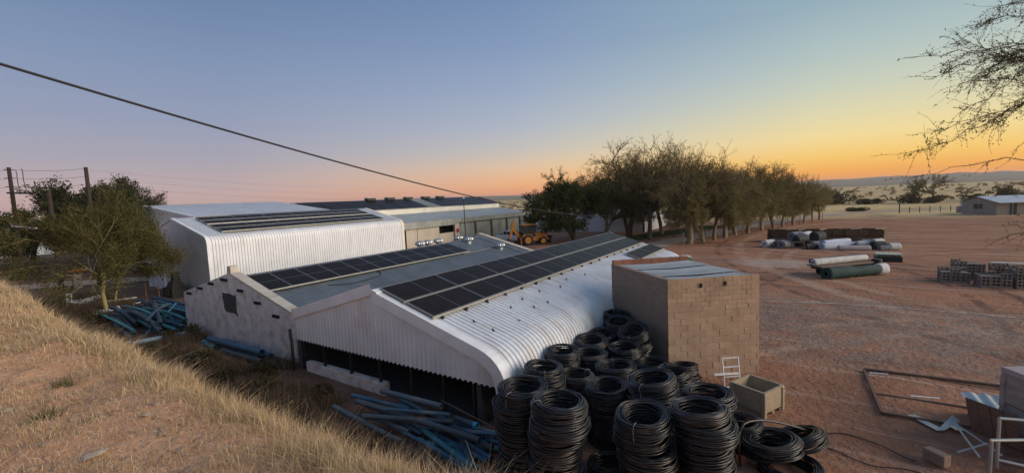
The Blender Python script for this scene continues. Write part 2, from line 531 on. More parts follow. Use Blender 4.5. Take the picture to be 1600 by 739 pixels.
# ================================================================== SETTING
def yard_material():
    m = bpy.data.materials.new('yard_earth'); m.use_nodes = True
    N, L = m.node_tree.nodes, m.node_tree.links
    p = N['Principled BSDF']; p.inputs['Roughness'].default_value = 0.95; p.inputs['Specular IOR Level'].default_value = 0.15
    g = N.new('ShaderNodeNewGeometry')
    sp = N.new('ShaderNodeSeparateXYZ'); L.new(g.outputs['Position'], sp.inputs[0])

    def noise(scale, detail=6, st=(1, 1, 1), rot=0.0, dist=0.0):
        mp = N.new('ShaderNodeMapping'); mp.inputs['Scale'].default_value = st; mp.inputs['Rotation'].default_value = (0, 0, rot)
        L.new(g.outputs['Position'], mp.inputs[0])
        n = N.new('ShaderNodeTexNoise'); n.inputs['Scale'].default_value = scale; n.inputs['Detail'].default_value = detail
        n.inputs['Roughness'].default_value = 0.62; n.inputs['Distortion'].default_value = dist
        L.new(mp.outputs[0], n.inputs['Vector'])
        return n.outputs[0]

    def ramp(f, a, b):
        r = N.new('ShaderNodeMapRange'); r.interpolation_type = 'SMOOTHSTEP'
        r.inputs[1].default_value = a; r.inputs[2].default_value = b
        L.new(f, r.inputs[0]); return r.outputs[0]

    def mix(f, a, b):
        x = N.new('ShaderNodeMix'); x.data_type = 'RGBA'
        if isinstance(f, float): x.inputs[0].default_value = f
        else: L.new(f, x.inputs[0])
        for i, v in ((6, a), (7, b)):
            if isinstance(v, tuple): x.inputs[i].default_value = (*v, 1)
            else: L.new(v, x.inputs[i])
        return x.outputs[2]

    def ma(op, a, b):
        x = N.new('ShaderNodeMath'); x.operation = op
        for i, v in enumerate((a, b)):
            if isinstance(v, (int, float)): x.inputs[i].default_value = v
            else: L.new(v, x.inputs[i])
        return x.outputs[0]
    X, Y = sp.outputs[0], sp.outputs[1]
    base = mix(ramp(noise(0.25, 8), 0.35, 0.65), (0.40, 0.19, 0.11), (0.28, 0.138, 0.085))
    base = mix(ma('MULTIPLY', ramp(noise(2.2, 8), 0.45, 0.75), 0.55), base, (0.40, 0.225, 0.15))
    # wheel tracks: long streaks across the yard in two directions
    t1 = ramp(noise(1.0, 5, (0.9, 0.06, 1), R(14), 0.5), 0.50, 0.66)
    t2 = ramp(noise(1.0, 5, (1.6, 0.05, 1), R(-28), 0.8), 0.53, 0.68)
    base = mix(ma('MULTIPLY', t1, 0.75), base, (0.215, 0.115, 0.085))
    base = mix(ma('MULTIPLY', t2, 0.65), base, (0.52, 0.34, 0.26))
    # curved tyre tracks: bands at set distances from turning centres, broken up by noise
    brk = ramp(noise(0.5, 5), 0.38, 0.55)
    for k, (tx, ty, tr_, wd, dark) in enumerate(((20, -42, 45.0, .16, 1), (20, -42, 46.7, .16, 1), (46, -30, 31.0, .34, 0), (46, -30, 33.0, .34, 0), (70, 6, 33.0, .2, 1), (70, 6, 34.8, .2, 1), (-10, -30, 41.0, .26, 0), (-10, -30, 42.8, .26, 0), (60, -60, 66.0, .5, 0), (60, -60, 68.0, .25, 1), (90, -40, 58.0, .25, 1), (90, -40, 60.0, .25, 1), (30, 40, 47, .2, 1), (30, 40, 48.8, .2, 1))):
        ddx = ma('SUBTRACT', X, float(tx)); ddy = ma('SUBTRACT', Y, float(ty))
        rad_ = ma('SQRT', ma('ADD', ma('MULTIPLY', ddx, ddx), ma('MULTIPLY', ddy, ddy)), 0.0)
        off = ma('ABSOLUTE', ma('ADD', ma('SUBTRACT', rad_, float(tr_)), ma('MULTIPLY', ma('SUBTRACT', noise(0.7, 3), 0.5), 0.35)), 0.0)
        band = ma('SUBTRACT', 1.0, ramp(off, wd * 0.5, wd * 1.4))
        base = mix(ma('MULTIPLY', ma('MULTIPLY', band, brk), 0.8), base, (0.14, 0.07, 0.05) if dark else (0.46, 0.29, 0.20))
    # greyer gravelled part of the yard
    xe = ma('ADD', X, ma('MULTIPLY', ma('SUBTRACT', noise(0.35, 4), 0.5), 9.0))
    grav = ma('MULTIPLY', ramp(xe, 15.5, 18.5), ma('SUBTRACT', 1.0, ramp(xe, 25.0, 29.0)))
    grav = ma('MULTIPLY', grav, ramp(noise(1.1, 7), 0.30, 0.6))
    base = mix(ma('MULTIPLY', grav, 0.75), base, mix(ramp(noise(7.0, 4), 0.4, 0.65), (0.21, 0.155, 0.125), (0.33, 0.255, 0.21)))
    # pale spilled patch
    dx = ma('DIVIDE', ma('SUBTRACT', X, 41.0), 3.2); dy = ma('DIVIDE', ma('SUBTRACT', Y, 1.6), 3.4)
    rr = ma('ADD', ma('ADD', ma('MULTIPLY', dx, dx), ma('MULTIPLY', dy, dy)), ma('MULTIPLY', ma('SUBTRACT', noise(0.8, 5), 0.5), 2.2))
    base = mix(ma('MULTIPLY', ma('SUBTRACT', 1.0, ramp(rr, 0.4, 1.2)), 0.6), base, (0.45, 0.36, 0.32))
    # fine pebbles
    base = mix(ma('MULTIPLY', ramp(noise(26.0, 3), 0.60, 0.70), 0.28), base, (0.44, 0.32, 0.25))
    base = mix(ma('MULTIPLY', ramp(noise(19.0, 3), 0.58, 0.70), 0.3), base, (0.14, 0.075, 0.055))
    # darker brown soil below the bank and left of the sheds
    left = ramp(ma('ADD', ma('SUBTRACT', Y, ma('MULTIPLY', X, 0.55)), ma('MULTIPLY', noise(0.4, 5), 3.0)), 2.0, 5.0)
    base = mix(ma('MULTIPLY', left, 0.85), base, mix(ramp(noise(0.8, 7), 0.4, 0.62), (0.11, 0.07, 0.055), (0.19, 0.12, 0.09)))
    # dry grass plain beyond the yard
    far = ramp(ma('ADD', ma('ADD', X, ma('MULTIPLY', Y, 0.25)), ma('MULTIPLY', noise(0.05, 6), 26.0)), 112.0, 128.0)
    straw = mix(ramp(noise(0.03, 8), 0.42, 0.58), (0.64, 0.47, 0.235), (0.52, 0.37, 0.19))
    straw = mix(ma('MULTIPLY', ramp(noise(0.11, 6, (1, 1.0, 1)), 0.56, 0.66), 0.7), straw, (0.13, 0.115, 0.07))
    base = mix(far, base, straw)
    L.new(base, p.inputs['Base Color'])
    b = N.new('ShaderNodeBump'); b.inputs['Strength'].default_value = 1.0; b.inputs['Distance'].default_value = 0.10
    hsum = ma('ADD', ma('MULTIPLY', noise(5.0, 9), 1.0), ma('MULTIPLY', noise(1.0, 5, (1.3, 0.06, 1), R(14), 0.5), 0.8))
    L.new(hsum, b.inputs['Height']); L.new(b.outputs[0], p.inputs['Normal'])
    MATS['yard_earth'] = m


yard_material()


def grid_mesh(name, xs, ys, zf, material, smooth=True):
    X, Y = np.meshgrid(xs, ys, indexing='ij')
    Z = zf(X, Y)
    V = np.stack([X, Y, Z], -1).reshape(-1, 3)
    n, k = len(xs), len(ys)
    i, j = np.meshgrid(np.arange(n - 1), np.arange(k - 1), indexing='ij')
    a = (i * k + j).ravel()
    F = np.stack([a, a + k, a + k + 1, a + 1], -1)
    o = np_mesh(name, V, F, material)
    if smooth: o.data.polygons.foreach_set('use_smooth', [True] * len(o.data.polygons))
    return o


def ground_z(X, Y):
    z = -1.1 * sm(15, 70, X)
    near = (1 - sm(30, 55, np.hypot(X, Y)))
    z = z + near * ((vnoise(X, Y, 1, 0.35) - 0.5) * 0.10 + (vnoise(X, Y, 2, 1.7) - 0.5) * 0.05) * sm(5, 9, X)
    # ruts curving over the yard
    for ph, amp in ((0.0, 0.05), (1.9, 0.045), (4.4, 0.04), (-2.0, 0.05)):
        d = (X - 20 - ph * 2.2) + 0.12 * Y + 1.2 * np.sin(Y * 0.18 + ph)
        z = z - amp * near * np.exp(-(d / 0.16) ** 2) - amp * near * np.exp(-((d - 1.6) / 0.16) ** 2)
    return z


xs = np.unique(np.concatenate([np.linspace(-60, 5, 14), np.arange(5, 32, 0.3), np.arange(32, 80, 2.0), np.arange(80, 200, 10), np.geomspace(200, 9000, 26)]))
ys = np.unique(np.concatenate([-np.geomspace(40, 9000, 26), np.arange(-40, -12, 2.0), np.arange(-12, 8, 0.3), np.arange(8, 60, 2.0), np.geomspace(60, 9000, 26)]))
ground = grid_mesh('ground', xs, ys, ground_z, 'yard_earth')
tag(ground, kind='structure')

# hills along the horizon
HILL = [(75, 0.006), (60, 0.007), (41.3, 0.0073), (31.4, 0.0042), (24.9, 0.0055), (17, 0.0058), (9.7, 0.0066), (3.1, 0.0073), (-2.1, 0.0083), (-6.8, 0.0092), (-9.1, 0.0088), (-11.7, 0.0094), (-12.1, 0.0105), (-13.9, 0.0088), (-14.8, 0.0100), (-15.9, 0.0075), (-19.2, 0.0060), (-30, 0.008), (-50, 0.006), (-80, 0.007), (-120, 0.006)]
mat('hill_grass', (0.25, 0.19, 0.115), (0.19, 0.15, 0.105), rough=0.95, nscale=0.006, detail=8, streak=((0.13, 0.11, 0.085), 0.02, (1, 1, 4), 0.5, 0.65))
haz = np.array([h[0] for h in HILL])[::-1]; hel = np.array([h[1] for h in HILL])[::-1]
az = np.radians(np.arange(-120, 75.1, 0.5)); rr = np.array([900, 1200, 1600, 2000, 2400, 2800, 3300, 3900.0])
A_, R_ = np.meshgrid(az, rr, indexing='ij')
top = (np.interp(np.degrees(A_), haz, hel)) * 2800 + CAMZ
top = top * (0.93 + 0.14 * vnoise(np.degrees(A_) * 0.9, R_ * 0.002, 5, 1.0))
prof = np.interp(R_, [900, 1200, 1600, 2000, 2400, 2800, 3300, 3900], [-0.25, 0.02, 0.15, 0.32, 0.62, 1.0, 0.6, -0.3])
V = np.stack([R_ * np.cos(A_), R_ * np.sin(A_), -1.1 + (top + 1.1) * prof], -1).reshape(-1, 3)
n, k = A_.shape
i, j = np.meshgrid(np.arange(n - 1), np.arange(k - 1), indexing='ij')
a = (i * k + j).ravel()
hills = np_mesh('hills', V, np.stack([a, a + k, a + k + 1, a + 1], -1), 'hill_grass')
hills.data.polygons.foreach_set('use_smooth', [True] * len(hills.data.polygons))
tag(hills, kind='structure')


# --- the bank the photograph was taken from: crest runs parallel to the gables
def crest(y):
    y = np.asarray(y, float)
    xc = 2.10 + 0.016 * np.clip(y - 4, 0, 30)
    zc = CAMZ + np.interp(y, [1, 2.5, 3.8, 7, 11, 18, 30], [-1.95, -2.0, -2.13, -2.16, -2.08, -1.97, -1.93])
    zc = zc + (vnoise(y, y * 0 + 3.3, 61, 0.7) - 0.5) * 0.16 + (vnoise(y, y * 0 + 1.3, 62, 2.1) - 0.5) * 0.08
    xc = xc + (vnoise(y, y * 0 + 7.3, 63, 0.9) - 0.5) * 0.25
    return xc, zc


def bank_z(X, Y):
    xc, zc = crest(Y)
    t = X - xc
    top_ = zc - np.minimum(t, 0) * 0.185
    top_ = np.where(X < -0.6, zc + (xc + 0.6) * 0.185, top_)
    soft = 0.10
    face = zc - 1.12 * np.maximum(t, 0)
    z = np.minimum(top_, face) - soft * np.exp(-(t / 0.22) ** 2)
    z = z + (vnoise(X, Y, 11, 1.1) - 0.5) * 0.10 + (vnoise(X, Y, 12, 4.0) - 0.5) * 0.045 + (vnoise(X, Y, 13, 13.0) - 0.5) * 0.016
    return z


def bank_material():
    m = mat('bank_soil', (0.60, 0.33, 0.19), (0.50, 0.27, 0.155), rough=0.97, nscale=1.6, detail=9, bump=1.0, bscale=18, spec=0.1,
            streak=((0.56, 0.42, 0.30), 22.0, (1, 1, 1), 0.55, 0.68))
    return m


bank_material()
xs = np.unique(np.concatenate([np.linspace(-9, -0.6, 10), np.arange(-0.6, 2.7, 0.045), np.arange(2.7, 7.0, 0.2)]))
ys = np.unique(np.concatenate([np.arange(-14, -2, 0.8), np.arange(-2, 14, 0.07), np.arange(14, 40, 0.35), np.arange(40, 120, 3.0)]))
bank = grid_mesh('embankment', xs, ys, bank_z, 'bank_soil')
tag(bank, kind='structure')


def strip(name, pts, w, dz, material, kind='structure'):
    """a flat sheet laid along a path on the yard"""
    V, F = [], []
    dense = []
    for a, b in zip(pts[:-1], pts[1:]):
        k = max(2, int(math.hypot(b[0] - a[0], b[1] - a[1]) / 1.0))
        for i in range(k): dense.append((a[0] + (b[0] - a[0]) * i / k, a[1] + (b[1] - a[1]) * i / k))
    dense.append(pts[-1])
    rnd = random.Random(len(pts))
    for i, p in enumerate(dense):
        q0, q1 = dense[max(i - 1, 0)], dense[min(i + 1, len(dense) - 1)]
        d = Vector((q1[0] - q0[0], q1[1] - q0[1])).normalized()
        nrm = Vector((-d.y, d.x))
        w2 = w / 2 * (1 + rnd.uniform(-0.12, 0.12))
        for s in (-1, 1):
            x, y = p[0] + nrm.x * w2 * s, p[1] + nrm.y * w2 * s
            V.append((x, y, float(ground_z(np.array(x), np.array(y))) + dz))
    for i in range(len(dense) - 1): F.append((2 * i, 2 * i + 1, 2 * i + 3, 2 * i + 2))
    o = MB().add(V, F).build(name, material)
    tag(o, kind=kind)
    return o


mat('road_dust', (0.42, 0.33, 0.27), (0.34, 0.26, 0.21), rough=0.95, nscale=0.5)
mat('lawn_soil', (0.05, 0.07, 0.025), (0.085, 0.09, 0.04), rough=0.95, nscale=0.8)
strip('dirt_road', [(30, 17.8), (47, 15.6), (62, 14.0), (76, 10.5), (92, 6.2), (111, -0.5), (128, -10), (150, -40)], 3.6, 0.035, 'road_dust')
strip('track', [(2, 58), (10.5, 50.5), (14.1, 46.4), (20, 44.6), (30, 44)], 3.0, 0.035, 'road_dust')
lw = strip('lawn', [(52, 22.5), (64, 20.6), (74, 17.4), (88, 13)], 5.0, 0.03, 'lawn_soil')
strip('chalk_line', [(24.0, 4.6), (25.1, 1.6), (25.7, -1.0), (26.1, -3.7), (26.15, -5.5), (26.2, -7.7), (26.2, -12)], 0.13, 0.012, 'chalk')


# ================================================================== BUILDINGS
def ribbed(mb, prof, x0, x1, pitch, amp, axis='x', shape=((0, 0), (0.36, 0), (0.48, 1), (0.72, 1), (0.84, 0))):
    """a profiled metal sheet: prof (list of (y,z)) swept from x0 to x1 with ribs standing proud along the normal"""
    nrm = []
    for i in range(len(prof)):
        a, b = prof[max(i - 1, 0)], prof[min(i + 1, len(prof) - 1)]
        d = Vector((b[0] - a[0], b[1] - a[1])).normalized()
        nrm.append((-d.y, d.x) if True else None)
    st = []
    n = int((x1 - x0) / pitch)
    pitch = (x1 - x0) / n
    for i in range(n):
        for f, h in shape: st.append((x0 + (i + f) * pitch, h * amp))
    st.append((x1, 0))
    k = len(mb.v); m_ = len(prof)
    for x, h in st:
        for (y, z), q in zip(prof, nrm):
            yy, zz = y + q[0] * h, z + q[1] * h
            mb.v.append((x, yy, zz) if axis == 'x' else (yy, x, zz))
    for i in range(len(st) - 1):
        for j in range(m_ - 1):
            mb.f.append((k + i * m_ + j, k + (i + 1) * m_ + j, k + (i + 1) * m_ + j + 1, k + i * m_ + j + 1))
    return mb


WAVE = tuple((i / 6, 0.5 + 0.5 * math.sin(2 * math.pi * i / 6)) for i in range(6))


def gable_cladding(mb, x, ys0, ys1, topf, z0, pitch, amp, jag=0.0):
    n = int((ys1 - ys0) / pitch); pitch = (ys1 - ys0) / n
    st = []
    for i in range(n):
        for f, h in ((0, 0), (0.36, 0), (0.48, 1), (0.72, 1), (0.84, 0)): st.append((ys0 + (i + f) * pitch, h * amp))
    st.append((ys1, 0))
    k = len(mb.v)
    for y, h in st:
        mb.v.append((x - h, y, z0 - (jag if h > 0 else 0))); mb.v.append((x - h, y, topf(y)))
    for i in range(len(st) - 1): mb.f.append((k + 2 * i, k + 2 * i + 1, k + 2 * i + 3, k + 2 * i + 2))
    return mb


def bullnose(yr, zr, ye, ze, yb, zb, rad_pts=7, sgn=-1):
    """roof line from ridge (yr,zr) down to (ye,ze), a quarter bend to the vertical at yb, then down to zb"""
    pr = [(yr, zr)]
    for i in range(1, 5): pr.append((yr + (ye - yr) * i / 4, zr + (ze - zr) * i / 4))
    sl = (ze - zr) / abs(ye - yr)
    # quadratic bend with control point where the slope meets the vertical
    cp = (yb, ze + sl * abs(yb - ye))
    end = (yb, cp[1] - abs(yb - ye) * 1.05)
    for i in range(1, rad_pts + 1):
        t = i / rad_pts
        pr.append(((1 - t) ** 2 * ye + 2 * t * (1 - t) * cp[0] + t * t * end[0], (1 - t) ** 2 * ze + 2 * t * (1 - t) * cp[1] + t * t * end[1]))
    pr.append((yb, zb))
    return pr


def trim_along(mb, prof, x, depth, drop, thick=0.03):
    """a folded edge trim that follows a roof line in the plane x"""
    nrm = []
    for i in range(len(prof)):
        a, b = prof[max(i - 1, 0)], prof[min(i + 1, len(prof) - 1)]
        d = Vector((b[0] - a[0], b[1] - a[1])).normalized()
        nrm.append((-d.y, d.x))
    k = len(mb.v)
    for (y, z), q in zip(prof, nrm):
        o = thick
        for xx, h in ((x + depth, o), (x - 0.05, o), (x - 0.05, -drop), (x - 0.02, -drop)):
            mb.v.append((xx, y + q[0] * h, z + q[1] * h))
    for i in range(len(prof) - 1):
        for j in range(3): mb.f.append((k + i * 4 + j, k + (i + 1) * 4 + j, k + (i + 1) * 4 + j + 1, k + i * 4 + j + 1))
    return mb


def rev(p): return list(reversed(p))


# ---- near shed: white bullnose shed with open front
X0, X1 = 8.15, 26.8
RY, RZ = 10.15, 3.08
shed = empty('shed', (X0, RY, 0), 0, 'low white ribbed metal shed with rounded eave and open dark front, nearest the bank', 'shed')
def wp(o, root):   # parent keeping world coordinates
    o.parent = root; o.matrix_parent_inverse = Matrix.Translation(-Vector(root.location)) if root.rotation_euler.z == 0 else root.matrix_world.inverted()
    return o
pr_r = bullnose(RY, RZ, 6.45, 2.00, 5.68, 1.12)
pr_l = [(RY, RZ), (12.2, 2.49), (14.3, 1.90)]
wp(ribbed(MB(), rev(pr_r), X0, X1, 0.172, 0.035).build('roof_slope', 'white_sheet'), shed)
wp(ribbed(MB(), pr_l, X0, X1, 0.172, -0.035).build('roof_slope', 'white_sheet'), shed)
rc = MB().prism([(RY - 0.20, RZ + 0.0), (RY - 0.20, RZ + 0.03), (RY, RZ + 0.095), (RY + 0.22, RZ + 0.03), (RY + 0.22, RZ - 0.0), (RY, RZ + 0.06)], 'x', X0 - 0.06, X1 + 0.05)
wp(recalc(rc.build('ridge_cap', 'white_trim')), shed)
wp(trim_along(MB(), rev(pr_r), X0, 0.24, 0.27, 0.045).build('edge_trim', 'white_trim', smooth=False), shed)
wp(trim_along(MB(), pr_l, X0, 0.24, -0.27, -0.045).build('edge_trim', 'white_trim'), shed)
wp(trim_along(MB(), rev(pr_r), X1, 0.06, 0.20, 0.045).build('edge_trim', 'white_trim'), shed)
ry_, rz_ = zip(*sorted(pr_r[:-1] + pr_l[1:]))
topf = lambda y: float(np.interp(y, ry_, rz_)) - 0.02
wp(gable_cladding(MB(), X0 + 0.03, 5.74, 14.3, topf, 1.14, 0.165, 0.009, 0.035).build('gable_cladding', 'white_sheet'), shed)
wp(gable_cladding(MB(), X1 - 0.02, 5.74, 14.3, topf, 0.0, 0.165, 0.03).build('gable_cladding', 'white_sheet'), shed)
wp(MB().box(((X0 + X1) / 2, 6.62, 0.5), (X1 - X0 - 0.3, 0.15, 1.6)).build('side_wall', 'dark_board'), shed)  # added wall on the open side, keeps light out of the interior
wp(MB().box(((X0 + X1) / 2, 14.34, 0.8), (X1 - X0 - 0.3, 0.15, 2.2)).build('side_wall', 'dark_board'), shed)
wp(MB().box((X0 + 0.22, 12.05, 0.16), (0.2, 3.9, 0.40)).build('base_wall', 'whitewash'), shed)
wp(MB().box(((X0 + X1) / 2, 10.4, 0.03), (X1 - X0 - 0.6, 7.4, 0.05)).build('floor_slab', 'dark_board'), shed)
wp(MB().box((10.4, 10.4, 0.6), (0.12, 7.4, 3.0)).build('added_dark_screen', 'dark_board'), shed)  # added dark screen behind the open front, darkens the interior
for y in (14.1, 13.0, 11.65, 10.3, 9.0, 7.8, 6.8):
    wp(MB().box((X0 + 0.18, y, 0.58), (0.07, 0.07, 1.16)).build('post', 'dark_steel'), shed)
wp(MB().tube([(8.02, 14.38, 1.5), (8.02, 14.38, 1.25), (8.0, 14.3, 1.1), (8.0, 14.3, 0.1)], 0.05, 8).build('downpipe', 'dark_steel', smooth=True), shed)
rnd = random.Random(4)
for (x, y) in ((9.15, 7.35), (9.2, 6.75), (10.9, 7.3), (11.8, 7.45), (11.6, 6.9), (13.0, 7.5), (12.4, 6.85), (14.2, 7.3), (15.2, 7.55), (16.6, 7.4)):
    z = float(np.interp(y, ry_, rz_))
    wp(MB().box((x, y, z + 0.05), (0.03, 0.06, 0.04)).box((x, y + 0.02, z + 0.085), (0.025, 0.025, 0.05)).build('roof_bracket', 'dark_steel'), shed)

# ---- solar panels: one shared panel mesh per format
def panel_meshes(L, Wd, split_long=True, tag_='p'):
    """a panel lying in the local xy plane (x = long way along the roof), 35 mm thick; returns glass, frame, divider objects' meshes"""
    g = MB().box((0, 0, 0.0), (L - 0.03, Wd - 0.03, 0.03))
    f = MB()
    for s in (-1, 1):
        f.box((0, s * (Wd / 2 - 0.01), 0.003), (L, 0.02, 0.042)); f.box((s * (L / 2 - 0.01), 0, 0.0045), (0.02, Wd - 0.04, 0.042))
    d = MB()
    if split_long: d.box((0, 0, 0.0165), (0.022, Wd - 0.05, 0.004))
    else: d.box((0, 0, 0.0165), (L - 0.05, 0.022, 0.004))
    q = [g.build('solar_panel', 'solar_glass'), f.build('frame', 'aluminium'), d.build('divider', 'cell_line')]
    return q


def roof_frame(ya, za, yb, zb):
    """rotation about x so that local +y climbs from (ya,za) to (yb,zb)"""
    return math.atan2(zb - za, yb - ya)


def solar_array(name, label, x0, nx, px, rows, L, Wd, split_long, rails, group='solar arrays on the sheds'):
    """rows: list of ((y_low,z_low),(y_high,z_high)) lines; a row of nx panels on each"""
    (ya, za), (yb, zb) = rows[0]
    root = empty(name, (x0, ya, za), 0, label, 'solar panels', group)
    ang = roof_frame(ya, za, yb, zb)
    proto = None
    for (ya, za), (yb, zb) in rows:
        for i in range(nx):
            c = Vector((x0 + px * (i + 0.5), (ya + yb) / 2, (za + zb) / 2)) - root.location
            if proto is None:
                g, f, d = panel_meshes(L, Wd, split_long)
                g.parent = root; f.parent = g; d.parent = g
                proto = g
                g.location = c; g.rotation_euler = (ang, 0, 0)
            else:
                copy_tree(proto, root, c, (ang, 0, 0))
    for (y, z, w) in rails:
        r = MB().box((nx * px / 2, y - root.location.y, z - root.location.z), (nx * px + 0.08, w, 0.05)).build('rail', 'rail', root)
    return root


sl = (3.08 - 2.00) / (10.15 - 6.45)
zr = lambda y, o=0.12: RZ - (RY - y) * sl + o
solar_array('solar_array', 'two long rows of dark solar panels on the roof of the nearest white shed', 8.30, 8, 2.28,
            [((9.07, zr(9.07)), (10.06, zr(10.06))), ((8.02, zr(8.02)), (9.01, zr(9.01)))], 2.26, 1.03, True,
            [(9.04, zr(9.04) - 0.005, 0.03), (8.00, zr(8.00) - 0.01, 0.04)])
dp = solar_array('solar_array', 'short separate solar panel pair low on the far end of the nearest shed roof', 22.2, 2, 2.25,
                 [((6.80, zr(6.80)), (7.62, zr(7.62)))], 2.23, 0.86, True, [(6.79, zr(6.79), 0.05)])
for k in range(18):   # feet under the lower rail
    x = 8.6 + k * 1.0
    o = MB().box((x, 7.98, zr(7.98) - 0.08), (0.06, 0.10, 0.12)).build('rail_foot', 'dark_steel'); wp(o, shed)

# ---- old whitewashed building with corrugated roof
GX0, GX1 = 8.6, 25.4
AY, AZ = 19.6, 2.92
old = empty('old_building', (GX0, AY, 0), 0, 'old whitewashed brick building with grey corrugated roof and stepped gable, between the white sheds', 'building')
gw = MB().prism([(15.05, -0.2), (15.05, 1.77), (AY - 0.16, 2.97), (AY + 0.16, 2.97), (24.2, 1.84), (24.2, -0.2)], 'x', GX0, GX0 + 0.28)
wp(recalc(gw.build('gable_wall', 'whitewash')), old)
wp(MB().box((GX0 + 0.17, AY + 0.02, 3.08), (0.34, 0.34, 0.40), taper=(0.9, 0.85)).build('gable_block', 'coping'), old)
def rake(mb, x, w, p, q, h):
    return mb.bar((x, p[0], p[1]), (x, q[0], q[1]), w, h, up=(0, 0, 1))
wp(rake(MB(), GX0 + 0.15, 0.40, (15.0, 1.79), (AY - 0.2, 2.985), 0.07).build('coping', 'coping'), old)
for (y, z, w) in ((23.57, 1.84, 0.5), (22.38, 2.17, 0.55), (21.28, 2.45, 0.5), (20.05, 2.70, 0.65), (18.76, 2.35, 0.5), (17.5, 1.97, 0.5), (16.25, 1.59, 0.5)):
    wp(MB().box((GX0 - 0.02, y, z), (0.08, w * .85, 0.10)).build('socket_shade', 'recess_shade_black'), old)  # dark box proud of the wall, shade of a slot put into its colour
wn_ = MB()
rg = random.Random(7)
pts = []
for (y0, z0, y1, z1, nn) in ((20.33, 2.18, 19.22, 2.10, 6), (19.22, 2.10, 19.18, 1.30, 6), (19.18, 1.30, 20.20, 1.42, 5), (20.20, 1.42, 20.33, 2.18, 6)):
    for i_ in range(nn):
        t = i_ / nn
        pts.append((y0 + (y1 - y0) * t + rg.uniform(-.05, .05), z0 + (z1 - z0) * t + rg.uniform(-.05, .05)))
wn_.prism(pts, 'x', GX0 - 0.03, GX0 + 0.05)
wp(recalc(wn_.build('boarded_window', 'dark_board')), old)
hr = lambda y: AZ - 0.12 - abs(AY - y) * 0.253
wp(ribbed(MB(), [(14.55, hr(14.55)), (AY, hr(AY))], GX0 + 0.2, GX1, 0.13, 0.032, shape=WAVE).build('roof_slope', 'grey_roof', smooth=True), old)
wp(ribbed(MB(), [(AY, hr(AY)), (24.6, hr(24.6))], GX0 + 0.2, GX1, 0.13, 0.032, shape=WAVE).build('roof_slope', 'grey_roof', smooth=True), old)
wp(recalc(MB().prism([(15.0, -0.6), (15.0, 1.85), (AY, 3.05), (24.2, 1.85), (24.2, -0.6)], 'x', GX1, GX1 + 0.3).build('parapet_wall', 'whitewash')), old)
wp(rake(MB(), GX1 + 0.15, 0.42, (14.95, 1.90), (AY - .02, 3.10), 0.07).build('coping', 'coping'), old)
wp(rake(MB(), GX1 + 0.15, 0.42, (24.25, 1.90), (AY + .02, 3.10), 0.07).build('coping', 'coping'), old)
wp(MB().box(((GX0 + GX1) / 2, 24.1, 0.6), (GX1 - GX0 - .3, 0.22, 2.4)).build('long_wall', 'whitewash'), old)
wp(MB().tube(spline([(11.3, 17.0, hr(17) + .05), (12.2, 16.7, hr(16.7) + .05), (13.4, 16.75, hr(16.75) + .05), (14.2, 17.0, hr(17) + .05), (14.3, 17.4, hr(17.4) + .05)]), 0.018, 5).build('roof_cable', 'dark_steel'), old)
wp(MB().bar((20.9, 17.35, hr(17.35) + .06), (25.2, 17.45, hr(17.45) + .06), 0.05).build('conduit', 'aluminium'), old)


def ventilator(x, y, z):
    r = empty('roof_ventilator', (x - GX0, y - AY, z)); r.parent = old
    MB().lathe([(0.16, -0.15), (0.16, 0.14), (0.20, 0.15)], n=14).build('throat', 'galv', r, smooth=False)
    pr = [(0.18, 0.15), (0.28, 0.19), (0.33, 0.27), (0.30, 0.37), (0.20, 0.43), (0.05, 0.46)]
    t = MB()
    kk = len(t.v)
    nn = 32
    for rr_, zz in pr:
        for j in range(nn):
            a_ = 2 * math.pi * j / nn
            q = rr_ * (1.0 if j % 2 else 0.9)
            t.v.append((q * math.cos(a_), q * math.sin(a_), zz))
    for i_ in range(len(pr) - 1):
        for j in range(nn):
            t.f.append((kk + i_ * nn + j, kk + i_ * nn + (j + 1) % nn, kk + (i_ + 1) * nn + (j + 1) % nn, kk + (i_ + 1) * nn + j))
    t.f.append(tuple(kk + (len(pr) - 1) * nn + j for j in range(nn)))
    t.build('turbine', 'vent_metal', r)


for x, y in ((20.2, 20.3), (20.9, 20.3), (21.9, 20.3), (24.0, 20.3), (23.4, 18.9), (24.4, 17.0)):
    ventilator(x, y, hr(y) + 0.02)
solar_array('solar_array', 'single row of upright dark solar panels on the grey corrugated roof', 8.80, 11, 1.158,
            [((17.40, hr(17.40) + 0.13), (19.15, hr(19.15) + 0.13))], 1.14, 1.80, False, [(17.38, hr(17.38) + 0.13, 0.05)])

# ---- block tower
TF = Vector((13.18, 3.25)); TR = Vector((14.99, 1.01)); TL = Vector((15.53, 5.85)); TB = TR + (TL - TF)
TH = 3.0
tower = empty('block_store', (TF.x, TF.y, 0), 0, 'square tan block storeroom with tin roof beside the black pipe coils', 'storeroom')
inn = 0.02
u1 = (TR - TF).normalized(); u2 = (TL - TF).normalized()
n1 = Vector((u1.y, -u1.x)); n1 = n1 if n1.dot(u2) < 0 else -n1          # outward normal of the lit face
n2 = Vector((u2.y, -u2.x)); n2 = n2 if n2.dot(u1) < 0 else -n2
TTh = 0.18
def wallq(a, b, nin, z0, z1, th=TTh):
    q = [a, b, b + nin * th, a + nin * th]
    return MB().prism([(p.x, p.y) for p in q], 'z', z0, z1)
o = wp(recalc(wallq(TF - n1 * 0.013 + u1 * .01, TR - n1 * 0.013 - u1 * .01, -n1, -0.1, TH - 0.02).build('wall_core', 'mortar')), tower)
o = wp(recalc(wallq(TF + u2 * 0.02, TL, -n2, -0.1, TH).build('side_wall', 'rendered_block')), tower)
o = wp(recalc(wallq(TL + u1 * .02, TB, -u2, -0.1, TH - 0.15).build('back_wall', 'rendered_block')), tower)
